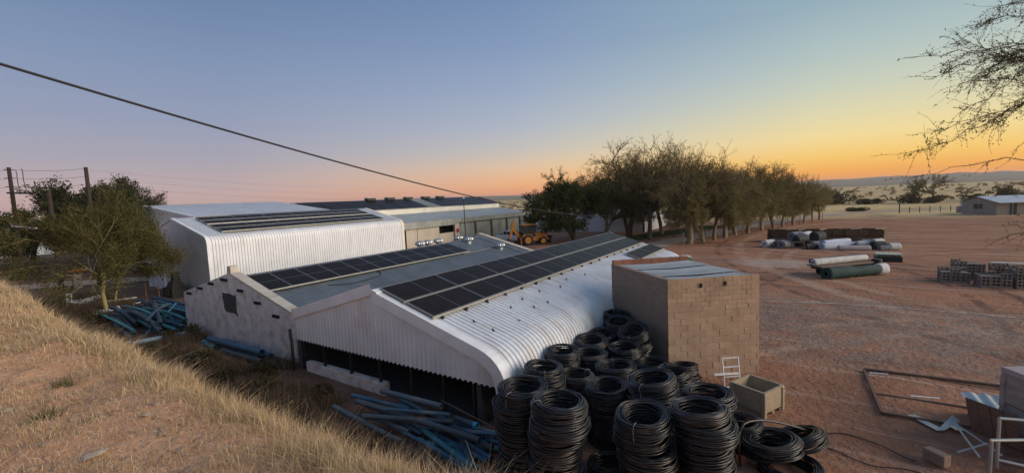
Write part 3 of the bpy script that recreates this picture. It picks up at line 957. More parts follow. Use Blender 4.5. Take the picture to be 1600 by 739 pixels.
o = wp(recalc(wallq(TR + u2 * .2, TB, -u1, -0.1, TH - 0.02).build('side_wall', 'rendered_block')), tower)
bl = (TR - TF).length
rb = random.Random(3)
block_cache = {}
def block(parent, a, dirv, nrm, s0, s1, z0, z1, depth, material, name='block'):
    L_ = round(s1 - s0, 2); h = round(z1 - z0, 3)
    key = (L_, h, depth, material, rb.randrange(3))
    if key not in block_cache:
        mb = MB().box((0, 0, 0), (L_, depth, h))
        ob = mb.build(name, material)
        bevel(ob, 0.006, 1)
        me = ob.data
        for v in me.vertices: v.co += Vector((rb.uniform(-.004, .004), rb.uniform(-.004, .004), rb.uniform(-.004, .004)))
        block_cache[key] = me
        bpy.data.objects.remove(ob)
    ob = bpy.data.objects.new(name, block_cache[key]); col.objects.link(ob)
    c = a + dirv * ((s0 + s1) / 2) + nrm * (rb.uniform(-0.005, 0.004) - depth / 2 - 0.005)
    wp(ob, parent)
    ob.location = (c.x, c.y, (z0 + z1) / 2)
    ob.rotation_euler = (rb.uniform(-.006, .006), rb.uniform(-.008, .008), math.atan2(dirv.y, dirv.x) + rb.uniform(-.008, .008))
    return ob
z = 0.0
rows_ = [0.2] * 10 + [0.143] * 7
for ri, h in enumerate(rows_):
    bw = 0.40 if h > 0.15 else rb.choice((0.29, 0.29, 0.36))
    s = -bw / 2 if ri % 2 else 0.0
    j_ = 0.010 if h > 0.15 else 0.007
    wav = 0.0
    while s < bl - 0.02:
        a0, b0 = max(s, 0.0), min(s + bw + rb.uniform(-0.01, 0.01), bl)
        if b0 - a0 > 0.07:
            block(tower, TF, u1, n1, a0 + j_ / 2, b0 - j_ / 2, z + j_ / 2, z + h - j_ / 2, 0.10, 'block')
        s += bw
    z += h
for (s, zz) in ((1.02, 2.78), (1.78, 2.80)):
    c = TF + u1 * s + n1 * 0.012
    wp(MB().box((c.x, c.y, zz), (0.07, 0.03, 0.12), rz=math.atan2(u1.y, u1.x)).build('hole_shade', 'recess_shade_black'), tower)  # black box on the face, painted as the dark inside of a hole
# tin sheets on the tower, sloping down to the front
nsh = 5
for i_ in range(nsh):
    a_ = TF.lerp(TL, 0.04 + 0.92 * i_ / nsh); b_ = TF.lerp(TL, 0.04 + 0.92 * (i_ + 1.06) / nsh)
    mb = MB(); nn = 28
    for j in range(nn + 1):
        f = j / nn
        base = a_.lerp(b_, f)
        hgt = 2.935 + 0.022 * math.sin(2 * math.pi * f * 6) + 0.02 * (i_ % 2) + 0.012 * i_
        for e, dz in ((0.05, 0.0), (0.5, -0.03 + 0.015 * (i_ % 2)), (0.97, 0.03)):
            p = base + (TR - TF) * e
            mb.v.append((p.x, p.y, hgt + dz + rb.uniform(0, .002)))
    for j in range(nn):
        for e in range(2): mb.f.append((j * 3 + e, j * 3 + e + 1, j * 3 + e + 4, j * 3 + e + 3))
    wp(mb.build('roof_sheet', 'galv', smooth=True), tower)
bk = (TB - TL).length
s = 0.0
while s < bk - 0.1:
    block(tower, TL + u2 * 0.0, u1, u2, s + .005, min(s + 0.36, bk) - .005, TH - 0.145, TH + 0.15, 0.2, 'red_brick', 'brick')
    s += 0.36
for i_ in range(4):
    p = TF.lerp(TR, 0.3 + 0.17 * i_) + u2 * (0.9 + 0.35 * i_)

# ---- white bullnose shed behind (with two solar fields)
BX0, BX1 = 12.7, 29.0
big = empty('shed', (BX0, 36.5, 0), 0, 'tall white ribbed shed with rounded eave and plain grey gable, behind the old building', 'shed')
bp_r = bullnose(36.5, 5.12, 31.85, 3.965, 31.42, -0.4)
bp_l = bullnose(36.5, 5.12, 40.9, 4.02, 41.5, -0.4)
wp(ribbed(MB(), rev(bp_r), BX0, BX1, 0.19, 0.04).build('roof_slope', 'shed_white'), big)
wp(ribbed(MB(), bp_l, BX0, BX1, 0.19, -0.04).build('roof_slope', 'shed_white'), big)
wp(trim_along(MB(), rev(bp_r), BX0, 0.2, 0.14, 0.05).build('edge_trim', 'white_trim'), big)
wp(trim_along(MB(), bp_l, BX0, 0.2, -0.14, -0.05).build('edge_trim', 'white_trim'), big)
wp(trim_along(MB(), rev(bp_r), BX1, 0.25, 0.14, 0.07).build('edge_trim', 'cream_sheet'), big)
py_, pz_ = zip(*sorted(bp_r[:-1] + bp_l[1:-1]))
poly = [(31.5, -0.3)] + [(y, z - 0.03) for y, z in zip(py_, pz_) if 31.5 <= y <= 41.45] + [(41.45, -0.3)]
wp(recalc(MB().prism(poly, 'x', BX0 + 0.02, BX0 + 0.12).build('gable_wall', 'shed_white')), big)
wp(recalc(MB().prism(poly, 'x', BX1 - 0.12, BX1 - 0.02).build('gable_wall', 'shed_white')), big)
d_ = wp(MB().box((BX0 - 0.02, 39.5, 0.75), (0.08, 1.7, 1.65)).build('door', 'white_trim'), big)
MB().box((BX0 - 0.08, 38.85, 0.75), (0.05, 0.05, 0.2)).build('handle', 'dark_steel', None).parent = d_
sb = (5.12 - 4.02) / 4.4
zb_ = lambda y, o=0.16: 5.12 - (36.5 - y) * sb + o
for lo, nm in ((34.05, 'upper field of dark solar panels near the ridge of the tall white shed'), (32.05, 'lower field of dark solar panels near the rounded eave of the tall white shed')):
    a1 = lo + 0.92
    solar_array('solar_array', nm, 13.9, 6, 2.28, [((lo, zb_(lo)), (lo + 0.88, zb_(lo + 0.88))), ((lo + 0.93, zb_(lo + 0.93)), (lo + 1.81, zb_(lo + 1.81)))], 2.26, 0.90, True,
                [(lo - 0.02, zb_(lo - 0.02), 0.06), (lo + 0.905, zb_(lo + 0.905), 0.03)])

# ---- plain white shed further left and behind
S4 = empty('shed', (16, 52.3, 0), 0, 'wide plain white-roofed shed rising behind the shed with two solar fields', 'shed')
q4r = [(52.3, 6.28), (46.0, 5.62), (41.7, 5.12)]
q4l = [(52.3, 6.28), (58, 5.68), (63, 5.1)]
wp(ribbed(MB(), rev(q4r), 16, 28.7, 0.2, 0.03).build('roof_slope', 'shed_white'), S4)
wp(ribbed(MB(), q4l, 16, 28.7, 0.2, -0.03).build('roof_slope', 'shed_white'), S4)
wp(recalc(MB().prism([(41.7, -.4), (41.7, 5.08), (52.3, 6.24), (63, 5.06), (63, -.4)], 'x', 16.02, 16.14).build('gable_wall', 'shed_white')), S4)
wp(recalc(MB().prism([(41.7, -.4), (41.7, 5.08), (52.3, 6.24), (63, 5.06), (63, -.4)], 'x', 28.5, 28.62).build('gable_wall', 'shed_white')), S4)
wp(trim_along(MB(), rev(q4r), 16, 0.2, 0.14, 0.05).build('edge_trim', 'white_trim'), S4)
wp(trim_along(MB(), q4l, 16, 0.2, -0.14, -0.05).build('edge_trim', 'white_trim'), S4)
w_ = wp(MB().box((15.98, 50.7, 3.85), (0.1, 1.9, 0.55)).build('window', 'glass_dark'), S4)

# ---- long packhouse behind, solar roof over a lower galvanised roof
PK = empty('packhouse', (31, 42, 0), 0, 'long packing shed with dark solar upper roof, cream clerestory and pale lower roof', 'packhouse')
PX0, PX1 = 31.0, 69.0
wp(ribbed(MB(), [(48, 4.63), (53, 6.06)], PX0, PX1, 0.3, 0.03).build('upper_roof', 'weathered_galv'), PK)
wp(ribbed(MB(), [(53, 6.06), (58, 4.63)], PX0, PX1, 0.3, 0.03).build('upper_roof', 'weathered_galv'), PK)
wp(ribbed(MB(), [(41.72, 2.95), (48.05, 3.92)], PX0, PX1, 0.3, 0.03).build('lower_roof', 'far_roof'), PK)
def long_cladding(nm, x0, x1, y, z0, z1, mt):
    mb = gable_cladding(MB(), 0, x0, x1, lambda q: z1, z0, 0.3, 0.03)
    mb.v = [(v[1], y + v[0], v[2]) for v in mb.v]
    return wp(mb.build(nm, mt), PK)
long_cladding('clerestory', PX0, PX1, 48.0, 3.85, 4.6, 'cream_sheet')
wp(recalc(MB().prism([(42.1, -1.3), (42.1, 2.9), (48, 3.85), (48, 4.55), (53, 6.0), (58, 4.55), (58, -1.3)], 'x', PX1 - .15, PX1 - .02).build('end_wall', 'shed_white')), PK)
for i_ in range(14):
    x = PX0 + 0.5 + i_ * 2.72
    if abs(x - 51.5) < 1.0: continue
    for j in range(2):
        c0 = 48.25 + j * 2.3
        yy0, yy1 = c0, c0 + 2.15
        z0_, z1_ = 4.63 + (yy0 - 48) * .286 + .09, 4.63 + (yy1 - 48) * .286 + .09
        mb = MB().add([(x, yy0, z0_), (x + 2.6, yy0, z0_), (x + 2.6, yy1, z1_), (x, yy1, z1_), (x, yy0, z0_ - .04), (x + 2.6, yy0, z0_ - .04), (x + 2.6, yy1, z1_ - .04), (x, yy1, z1_ - .04)],
                      [(0, 1, 2, 3), (7, 6, 5, 4), (0, 4, 5, 1), (1, 5, 6, 2), (2, 6, 7, 3), (3, 7, 4, 0)])
        wp(mb.build('solar_panel', 'solar_glass'), PK)
for x in (43.2, 46.9, 50.7, 54.6, 58.2):
    v_ = wp(MB().box((x, 53, 6.22), (1.5, 0.7, 0.3)).build('ridge_vent', 'dark_board'), PK)
    wp(MB().box((x, 53, 6.40), (1.6, 0.95, 0.06)).build('vent_hood', 'weathered_galv'), PK)
# front wall, bay by bay
yF = 42.0
long_cladding('fascia', 38.4, 49.0, yF - 0.30, 2.1, 2.96, 'weathered_galv')
long_cladding('fascia', 49.0, PX1, yF - 0.31, 2.3, 2.96, 'weathered_galv')
def bay(x0, x1, z0, z1, nm, mt, dy=0.0, th=0.12):
    return wp(MB().box(((x0 + x1) / 2, yF + dy, (z0 + z1) / 2), (x1 - x0, th, z1 - z0)).build(nm, mt), PK)
bay(31.0, 38.4, -1, 3.0, 'wall_panel', 'plaster_cream')
bay(39.4, 41.3, -1, 2.75, 'wall_panel', 'plaster_cream', -0.02)
bay(41.45, 45.6, -1, 2.3, 'wall_panel', 'plaster_cream', 0.04)
bay(45.65, 48.6, -1, 1.05, 'wall_panel', 'plaster_cream', 0.06)
bay(38.4, 39.4, -1, 3.0, 'doorway_shade', 'recess_shade_black', 1.4)  # black sheet painted as the shade inside the door opening
bay(45.0, 49.0, 0.9, 3.0, 'dock_shade', 'recess_shade_black', 1.8)  # black sheet painted as the shade inside the dock
bay(48.7, 49.6, -1, 2.35, 'pillar', 'plaster_cream', -0.1, 0.3)
wp(MB().lathe([(0.34, -0.02), (0.34, 0.02)], (49.25, yF - 0.28, 1.2), 16, M=Matrix.Rotation(R(90), 3, 'X')).build('round_sign', 'sign_red'), PK)
for a_, b_ in ((49.7, 53.55), (53.95, 57.75), (58.15, 60.2), (60.3, 62.2), (62.6, 64.4), (64.5, 66.4), (66.75, 68.9)):
    long_cladding('door_panel', a_, b_, yF, -1.2, 2.5, 'weathered_galv')
for x in (53.75, 57.95, 62.4, 66.57):
    bay(x - 0.17, x + 0.17, -1.1, 2.3, 'post', 'rust_steel', -0.1, 0.2)
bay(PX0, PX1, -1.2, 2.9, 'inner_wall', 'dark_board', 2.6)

# ---- white-walled store behind the digger
ST = empty('store', (74, 35, 0), 0, 'white-walled store half hidden by the dark tree behind the yellow digger', 'store')
wp(recalc(MB().prism([(22, -1.4), (22, 1.5), (34, 2.7), (44.8, 2.5), (44.8, -1.4)], 'x', 74, 74.3).build('gable_wall', 'shed_white')), ST)
wp(MB().add([(74, 22, 1.5), (90, 22, 1.5), (90, 34, 2.75), (74, 34, 2.75)], [(0, 1, 2, 3)]).build('roof_slope', 'far_roof'), ST)
wp(MB().box((82, 22.1, 0), (16, 0.2, 2.9)).build('side_wall', 'shed_white'), ST)

# ---- far house at the right
HS = empty('house', (116, -28, 0), 0, 'small grey farmhouse with pale blue tin roof far off at the right edge', 'house')
hd = Vector((114.0 - 119.3, -29.4 + 26.15)).normalized()   # along the visible gable
hA, hB = Vector((119.3, -26.1)), Vector((114.0, -29.4))
hl = Vector((5.2, -16.0)).normalized() * 16
g_ = -1.15
def q3(p, z): return (p.x, p.y, z)
mid = (hA + hB) / 2
wp(MB().add([q3(hA, g_), q3(hB, g_), q3(hB, g_ + 2.35), q3(mid, g_ + 3.3), q3(hA, g_ + 2.35), q3(hA + hl, g_), q3(hB + hl, g_), q3(hB + hl, g_ + 2.35), q3(mid + hl, g_ + 3.3), q3(hA + hl, g_ + 2.35)],
            [(0, 1, 2, 3, 4), (9, 8, 7, 6, 5), (1, 6, 7, 2), (0, 4, 9, 5)]).build('wall', 'house_wall'), HS)
ov = hl.normalized() * 0.4; so = (hB - mid).normalized() * 0.9
wp(MB().add([q3(mid - ov, g_ + 3.36), q3(hB + so - ov, g_ + 2.2), q3(hB + so + hl, g_ + 2.2), q3(mid + hl, g_ + 3.36), q3(mid - ov, g_ + 3.42), q3(hB + so - ov, g_ + 2.26), q3(hB + so + hl, g_ + 2.26), q3(mid + hl, g_ + 3.42)],
            [(3, 2, 1, 0), (4, 5, 6, 7), (0, 1, 5, 4), (1, 2, 6, 5), (3, 0, 4, 7)]).build('roof', 'house_roof'), HS)
wp(MB().add([q3(mid - ov, g_ + 3.36), q3(hA - so * .5 - ov, g_ + 2.25), q3(hA - so * .5 + hl, g_ + 2.25), q3(mid + hl, g_ + 3.36)], [(0, 1, 2, 3)]).build('roof', 'house_roof'), HS)
nn_ = Vector((-hl.x, -hl.y)).normalized()
for f in (0.42, 0.56):
    c = hA.lerp(hB, f) + nn_ * 0.03
    wp(MB().box((c.x, c.y, g_ + 1.55), (0.7, 0.06, 0.85), rz=math.atan2(hd.y, hd.x)).build('window', 'glass_dark'), HS)
fn = Vector((hB - hA)).normalized()
for f in (0.15, 0.33, 0.52, 0.7):
    c = hB + hl * f + fn * 0.04
    wp(MB().box((c.x, c.y, g_ + 1.1), (0.9, 0.06, 2.0 if f in (0.15, 0.52) else 1.1), rz=math.atan2(hl.y, hl.x)).build('door' if f in (0.15, 0.52) else 'window', 'dark_board'), HS)
    c2 = hB + so * 0.9 + hl * (f - 0.05)
    wp(MB().box((c2.x, c2.y, g_ + 1.1), (0.12, 0.12, 2.2)).build('verandah_post', 'house_wall'), HS)
tk = MB().lathe([(0.5, 0), (0.5, 0.75), (0.45, 0.85), (0.1, 0.9)], n=14)
for i_, (x, y) in enumerate(((123.5, -27.2), (123.8, -28.6), (124.1, -30.0))):
    if i_ == 0:
        tk0 = tk.build('tank', 'white_plastic', smooth=False, loc=(x, y, g_ + 1.3)); tko = tk0
    else: tko = inst(tk0, None, (x, y, g_ + 1.3))
    tag(tko, 'pale round tank on a stand behind the far farmhouse, %s of three' % ('leftmost', 'middle', 'rightmost')[i_], 'tank', 'tanks behind the farmhouse')
sd = MB().box((123.8, -28.6, g_ + 0.65), (1.4, 4.4, 1.3)).build('tank_stand', 'house_wall'); tag(sd, 'low masonry stand carrying three pale tanks behind the far farmhouse', 'stand')

# ---- low building seen under the trees at the far left
LB = empty('outbuilding', (14, 100, 0), 0, 'pale low outbuilding glimpsed under dark trees at far left', 'outbuilding')
wp(MB().box((14.5, 100, 1.2), (10, 8, 2.4)).build('wall', 'house_roof'), LB)
wp(recalc(MB().prism([(95.5, 2.4), (100, 3.4), (104.5, 2.4)], 'x', 9.0, 20).build('roof', 'house_roof')), LB)

# ================================================================== TREES
def leaf_mesh(name, P, D, length, width, cols, rs, parent=None, material='leaf', cross=False):
    """one quad per leaf: base points P, directions D"""
    n = len(P)
    D = D / np.maximum(np.linalg.norm(D, axis=1, keepdims=True), 1e-6)
    S = np.cross(D, rs.normal(size=(n, 3))); S /= np.maximum(np.linalg.norm(S, axis=1, keepdims=True), 1e-6)
    L_ = (length * rs.uniform(0.6, 1.35, n))[:, None]; W_ = (width * rs.uniform(0.7, 1.3, n))[:, None]
    A = P - S * W_ * 0.35; B = P + S * W_ * 0.35; C = P + D * L_ * 0.6 + S * W_ * 0.5; E = P + D * L_ - S * W_ * 0.15
    V = np.stack([A, B, C, E], 1).reshape(-1, 3)
    F = np.arange(4 * n).reshape(n, 4)
    c0, c1 = np.array(cols[0]), np.array(cols[1])
    t = rs.uniform(0, 1, (n, 1)) ** 1.2
    T = np.repeat(c0 * (1 - t) + c1 * t, 4, axis=0)
    return np_mesh(name, V, F, material, T, parent)


def grow(rs, base, direction, length, radius, level, maxl, segs, twigs, p):
    """recursive limb; p: dict of style values"""
    pts = [np.array(base, float)]
    d = np.array(direction, float); d /= np.linalg.norm(d)
    k = 4 if level < 2 else 3
    for i in range(k):
        d = d + rs.normal(0, p['wob'], 3) + np.array([0, 0, p['up'][min(level, len(p['up']) - 1)]]) / k
        d /= np.linalg.norm(d)
        pts.append(pts[-1] + d * length / k)
    r1 = radius * p['taper']
    segs.append((pts, [radius + (r1 - radius) * i / k for i in range(k + 1)], level))
    if level >= maxl - 1: twigs.append((pts, level))
    if level >= maxl: return
    nch = p['kids'][min(level, len(p['kids']) - 1)]
    for c in range(nch):
        f = 1.0 if c == 0 else rs.uniform(0.8 if level == 0 else p['split0'], 1.0)
        idx = f * k; i0 = min(int(idx), k - 1); q = pts[i0] + (pts[i0 + 1] - pts[i0]) * (idx - i0)
        ax = rs.normal(size=3); ax -= d * ax.dot(d); ax /= max(np.linalg.norm(ax), 1e-6)
        an = rs.uniform(*p['ang'])
        nd = d * math.cos(an) + ax * math.sin(an)
        grow(rs, q, nd, length * rs.uniform(*p['len']), r1 * rs.uniform(0.6, 0.85), level + 1, maxl, segs, twigs, p)


def tree_object(name, label, cat, loc, rs, p, bark, parent_group=None, H=None):
    """build a tree (trunk, crown) at loc; returns root"""
    segs, twigs = [], []
    for (b, d, ln, r) in p['stems']:
        grow(rs, b, d, ln, r, 0, p['levels'], segs, twigs, p)
    allp = np.array([q for s in segs for q in s[0]])
    if H:
        sc = H / allp[:, 2].max()
    else: sc = 1.0
    root = empty(name, loc, 0, label, cat, parent_group)
    tb, br = MB(), MB()
    zmin = p.get('zmin', 0.0) * (H or allp[:, 2].max())
    for pts, rad, lv in segs:
        if lv >= 2 and min(q[2] for q in pts) * sc < zmin: continue
        (tb if lv == 0 else br).tube([q * sc for q in pts], [max(r * sc, p.get('rmin', 0.006)) for r in rad], 8 if lv == 0 else (5 if lv < 3 else 3), caps=False)
    tb.build('trunk', bark, root, smooth=True)
    br.build('limbs', 'bark' if bark == 'pale_bark' else bark, root, smooth=True)
    P, D = [], []
    for pts, lv in twigs:
        pts = [q * sc for q in pts]
        if min(q[2] for q in pts) < zmin: continue
        n = p['leaves'] if lv == p['levels'] else p['leaves'] // 2
        zrel = pts[-1][2] / (H or allp[:, 2].max())
        n = max(2, int(n * np.interp(zrel, p['dens'][0], p['dens'][1])))
        t = rs.uniform(0, len(pts) - 1.001, n)
        i = t.astype(int); f = (t - i)[:, None]
        pa = np.array(pts)
        q = pa[i] + (pa[i + 1] - pa[i]) * f
        P.append(q + rs.normal(0, p['scatter'], (n, 3)))
        dd = pa[i + 1] - pa[i]
        D.append(dd / np.linalg.norm(dd, axis=1, keepdims=True) * p.get('along', 1.1) + rs.normal(0, p.get('rand', 0.6), (n, 3)) + np.array([0, 0, p.get('droop', -0.1)]))
    P = np.concatenate(P); D = np.concatenate(D)
    leaf_mesh('crown', P, D, p['leaf'][0], p['leaf'][1], p['cols'], rs, root)
    return root


thorn = dict(stems=[((0, 0, -0.2), (0.05, 0.02, 1), 3.0, 0.24)], levels=5, up=(0.1, 0.15, 0.05, 0.1, 0.12, 0.05), wob=0.13, taper=0.72, kids=(5, 4, 4, 4, 3),
             split0=0.35, ang=(0.35, 0.85), len=(0.62, 0.86), leaves=21, scatter=0.12, leaf=(0.21, 0.045), dens=((0.3, 0.55, 0.75, 1.0), (1.2, 1.0, 0.55, 0.3)),
             cols=((0.124, 0.111, 0.043), (0.241, 0.207, 0.084)), droop=-0.15, rmin=0.012, zmin=0.16)


def var(d, **k): e = dict(d); e.update(k); return e


# a handful of different thorn trees for the avenue, then copies
protos = []
TREES = [  # x, y, height, width scale, label
    (66.0, 21.8, 15.6, 'tallest bare-topped thorn tree, left of the avenue, above the near shed roof end'),
    (57.2, 27.0, 10.6, 'dark dense spreading tree beside the yellow digger'),
    (61.5, 17.5, 12.6, 'broad thorn tree just right of the tallest one, trunk behind the pole'),
    (57.0, 11.4, 12.6, 'thorn tree with a straight trunk, first in the avenue nearest the camera'),
    (59.6, 10.2, 9.6, 'second thorn tree in the avenue counted from the near end'),
    (63.2, 9.5, 10.2, 'third thorn tree in the avenue counted from the near end'),
    (67.0, 8.7, 10.6, 'fourth thorn tree in the avenue, its trunk forked low'),
    (70.6, 7.8, 10.0, 'fifth thorn tree in the avenue counted from the near end'),
    (74.0, 6.6, 11.2, 'sixth thorn tree in the avenue counted from the near end'),
    (78.9, 5.1, 10.8, 'seventh thorn tree in the avenue counted from the near end'),
    (82.5, 3.8, 10.4, 'eighth thorn tree in the avenue counted from the near end'),
    (86.7, 2.5, 9.6, 'ninth thorn tree in the avenue counted from the near end'),
    (90.8, 1.1, 9.0, 'tenth thorn tree in the avenue counted from the near end'),
    (96.0, -0.4, 8.6, 'eleventh thorn tree in the avenue, third from its far end'),
    (100.9, -1.9, 8.2, 'thorn tree second from the far end of the avenue'),
    (104.6, -3.0, 7.4, 'last thorn tree at the far end of the avenue'),
    (64.5, 25.2, 11.5, 'thorn tree filling the gap between the dark tree and the tallest one'),
    (70.0, 18.2, 13.0, 'thorn tree behind the tallest one, seen above the green strip'),
    (66.0, 13.5, 12.0, 'thorn tree behind the first two of the avenue, across the road'),
    (79.0, 9.5, 11.5, 'thorn tree across the road behind the middle of the avenue'),
]
styles = [
    var(thorn, stems=[((0, 0, -0.2), (0.03, 0.02, 1), 3.6, 0.30), ((0.25, 0.2, -0.2), (0.3, 0.25, 1), 3.2, 0.2)], dens=((0.3, 0.5, 0.7, 1.0), (1.3, 1.0, 0.5, 0.25)), leaf=(0.28, 0.065), up=(0.1, 0.05, 0.0, 0.05, 0.08), ang=(0.4, 0.95)),
    var(thorn, stems=[((0, 0, -0.2), (0.05, -0.05, 1), 2.4, 0.22), ((0.2, 0, -0.2), (-0.25, 0.15, 1), 2.4, 0.18)], up=(0.1, -0.02, -0.02, -0.05, -0.1), leaves=22, leaf=(0.26, 0.085), dens=((0.2, 1.0), (1.5, 1.0)),
        cols=((0.052, 0.066, 0.023), (0.110, 0.125, 0.043))),
    var(thorn, stems=[((0, 0, -0.2), (0.02, 0.08, 1), 3.0, 0.24)]),
    var(thorn, stems=[((0, 0, -0.2), (0.0, 0.03, 1), 2.6, 0.22)], up=(0.1, 0.0, 0.02, 0.0, 0.05), ang=(0.45, 0.95), dens=((0.3, 0.55, 0.75, 1.0), (1.2, 1.0, 0.6, 0.32)), cols=((0.139, 0.123, 0.048), (0.263, 0.223, 0.089))),
    var(thorn, stems=[((0, 0, -0.2), (0.1, 0.1, 1), 2.4, 0.19), ((0.1, 0.1, -0.2), (-0.25, 0.1, 1), 2.4, 0.17)], dens=((0.3, 0.55, 0.75, 1.0), (1.2, 1.0, 0.6, 0.32)), cols=((0.145, 0.125, 0.051), (0.277, 0.236, 0.095))),
    var(thorn, stems=[((0, 0, -0.2), (-0.06, 0.05, 1), 2.8, 0.21)], up=(0.1, 0.05, -0.02, 0.0, 0.0), dens=((0.3, 0.55, 0.75, 1.0), (1.2, 1.0, 0.6, 0.35)), cols=((0.145, 0.125, 0.048), (0.269, 0.228, 0.089))),
]
for i_, (x, y, h, lab) in enumerate(TREES):
    grp = 'thorn trees of the avenue'
    if i_ < 6:
        t = tree_object('thorn_tree', lab, 'tree', (x, y, gz(x)), np.random.RandomState(40 + i_), styles[i_], 'pale_bark' if i_ >= 3 else 'bark', grp, H=h)
        protos.append((t, h))
    else:
        src, h0 = protos[3 + (i_ % 3)]
        s = h / h0
        t = copy_tree(src, None, (x, y, gz(x)), (0, 0, 1.7 * i_), (s, s, s))
        t['label'] = lab

# feathery yellow-green fever trees at the left, two trunks
fever = dict(stems=[((0, 0, -0.2), (-0.03, 0.05, 1), 4.6, 0.20)], levels=5, up=(0.05, 0.10, 0.0, -0.02, -0.05), wob=0.13, taper=0.55, kids=(4, 4, 4, 4, 3), split0=0.3, ang=(0.35, 0.85),
             len=(0.60, 0.86), leaves=60, scatter=0.16, leaf=(0.10, 0.042), dens=((0.3, 1.0), (1.0, 1.0)), cols=((0.062, 0.060, 0.018), (0.13, 0.115, 0.038)), droop=-0.1, rmin=0.006, along=0.8, rand=0.9, zmin=0.2)
tree_object('fever_tree', 'yellow-barked feathery tree with the thicker of two pale trunks, beside the white slatted gate', 'tree', (8.0, 33.0, 0), np.random.RandomState(71), var(fever, stems=[((0, 0, -0.2), (-0.08, 0.16, 1), 4.6, 0.22)]), 'fever_bark', 'yellow-barked trees', H=7.3)
tree_object('fever_tree', 'yellow-barked feathery tree with the thinner trunk, nearer the tall white shed', 'tree', (8.8, 34.6, 0), np.random.RandomState(75), var(fever, stems=[((0, 0, -0.2), (0.05, 0.05, 1), 4.8, 0.17)], ang=(0.3, 0.7)), 'fever_bark', 'yellow-barked trees', H=6.2)
darkp = dict(stems=[((0, 0, -0.2), (0.0, 0.05, 1), 2.4, 0.28)], levels=4, up=(0.05, 0.15, 0.05, 0.0), wob=0.12, taper=0.7, kids=(5, 4, 4, 4), split0=0.35, ang=(0.4, 0.9), len=(0.6, 0.85), leaves=56, scatter=0.2,
             leaf=(0.2, 0.11), dens=((0.3, 1.0), (1.0, 1.0)), cols=((0.022, 0.030, 0.013), (0.06, 0.064, 0.028)), droop=-0.1, rmin=0.015, zmin=0.22)
dk = []
for i_, (x, y, h, lab) in enumerate(((13.6, 54.0, 8.9, 'dark leafy tree behind the yellow-barked trees, by the tall pole'), (18.0, 66.5, 10.0, 'dark rounded tree above the left end of the wide plain white roof'),
                                     (22.5, 70.0, 9.8, 'dark tree just right of it above the wide plain white roof'), (8.0, 71.0, 6.2, 'low dark tree at the left edge behind the power pole'), (12.5, 78, 6.6, 'low dark tree over the pale outbuilding at far left'))):
    dk.append(tree_object('dark_tree', lab, 'tree', (x, y, 0), np.random.RandomState(90 + i_), darkp, 'bark', 'dark trees at the left', H=h))

# thorn tree whose branches hang into the picture from the right; the trunk stands outside it
OT = empty('thorn_tree', (14.0, -8.6, 0), 0, 'thorny branches hanging into the sky at the right edge', 'tree')
rs = np.random.RandomState(5)
hub = np.array([13.2, -7.0, 8.0]) ; tb, br = MB(), MB()
tb.tube([(14.0, -8.6, -0.2), (14.05, -8.4, 2.0), (13.8, -8.0, 4.6), (13.4, -7.3, 7.0), tuple(hub)], [0.28, 0.25, 0.2, 0.15, 0.1], 10, caps=False)
# each limb: where it leaves the crown and where its tip hangs (metres)
spec = [((14.0, -4.42, 8.37), (11.13, -1.59, 7.89)),
        ((13.33, -4.22, 7.81), (11.04, -1.9, 7.4)),
        ((12.98, -4.13, 7.34), (10.81, -1.76, 6.09)),
        ((14.68, -4.73, 8.35), (12.88, -2.4, 8.0)),
        ((14.25, -4.52, 7.77), (13.43, -2.79, 8.55)),
        ((13.98, -4.3, 8.89), (12.99, -3.16, 8.92)),
        ((13.9, -4.43, 7.33), (12.22, -2.18, 6.59)),
        ((12.82, -3.97, 7.92), (12.11, -2.46, 7.22)),
        ((12.31, -3.84, 7.37), (11.89, -2.95, 6.64)),
        ((13.4, -4.22, 8.49), (13.1, -2.99, 8.7)),
        ((13.99, -4.42, 8.24), (12.72, -2.69, 6.96)),
        ((13.57, -4.22, 7.8), (13.22, -2.96, 7.71)),
        ((12.77, -4.02, 8.24), (11.76, -2.96, 7.53)),
        ((14.5, -4.63, 7.27), (13.2, -2.77, 7.61)),
        ((12.54, -4.12, 7.7), (12.67, -3.18, 8.05)),
        ((13.66, -4.67, 5.88), (12.36, -1.98, 5.69)),
        ((13.34, -4.57, 5.72), (12.59, -3.13, 5.32)),
        ((13.84, -4.79, 4.46), (12.74, -3.16, 4.17)),
        ((14.17, -4.9, 4.7), (13.35, -3.49, 4.6)),
        ((14.06, -4.76, 6.79), (13.21, -3.57, 6.1))]
P, D = [], []
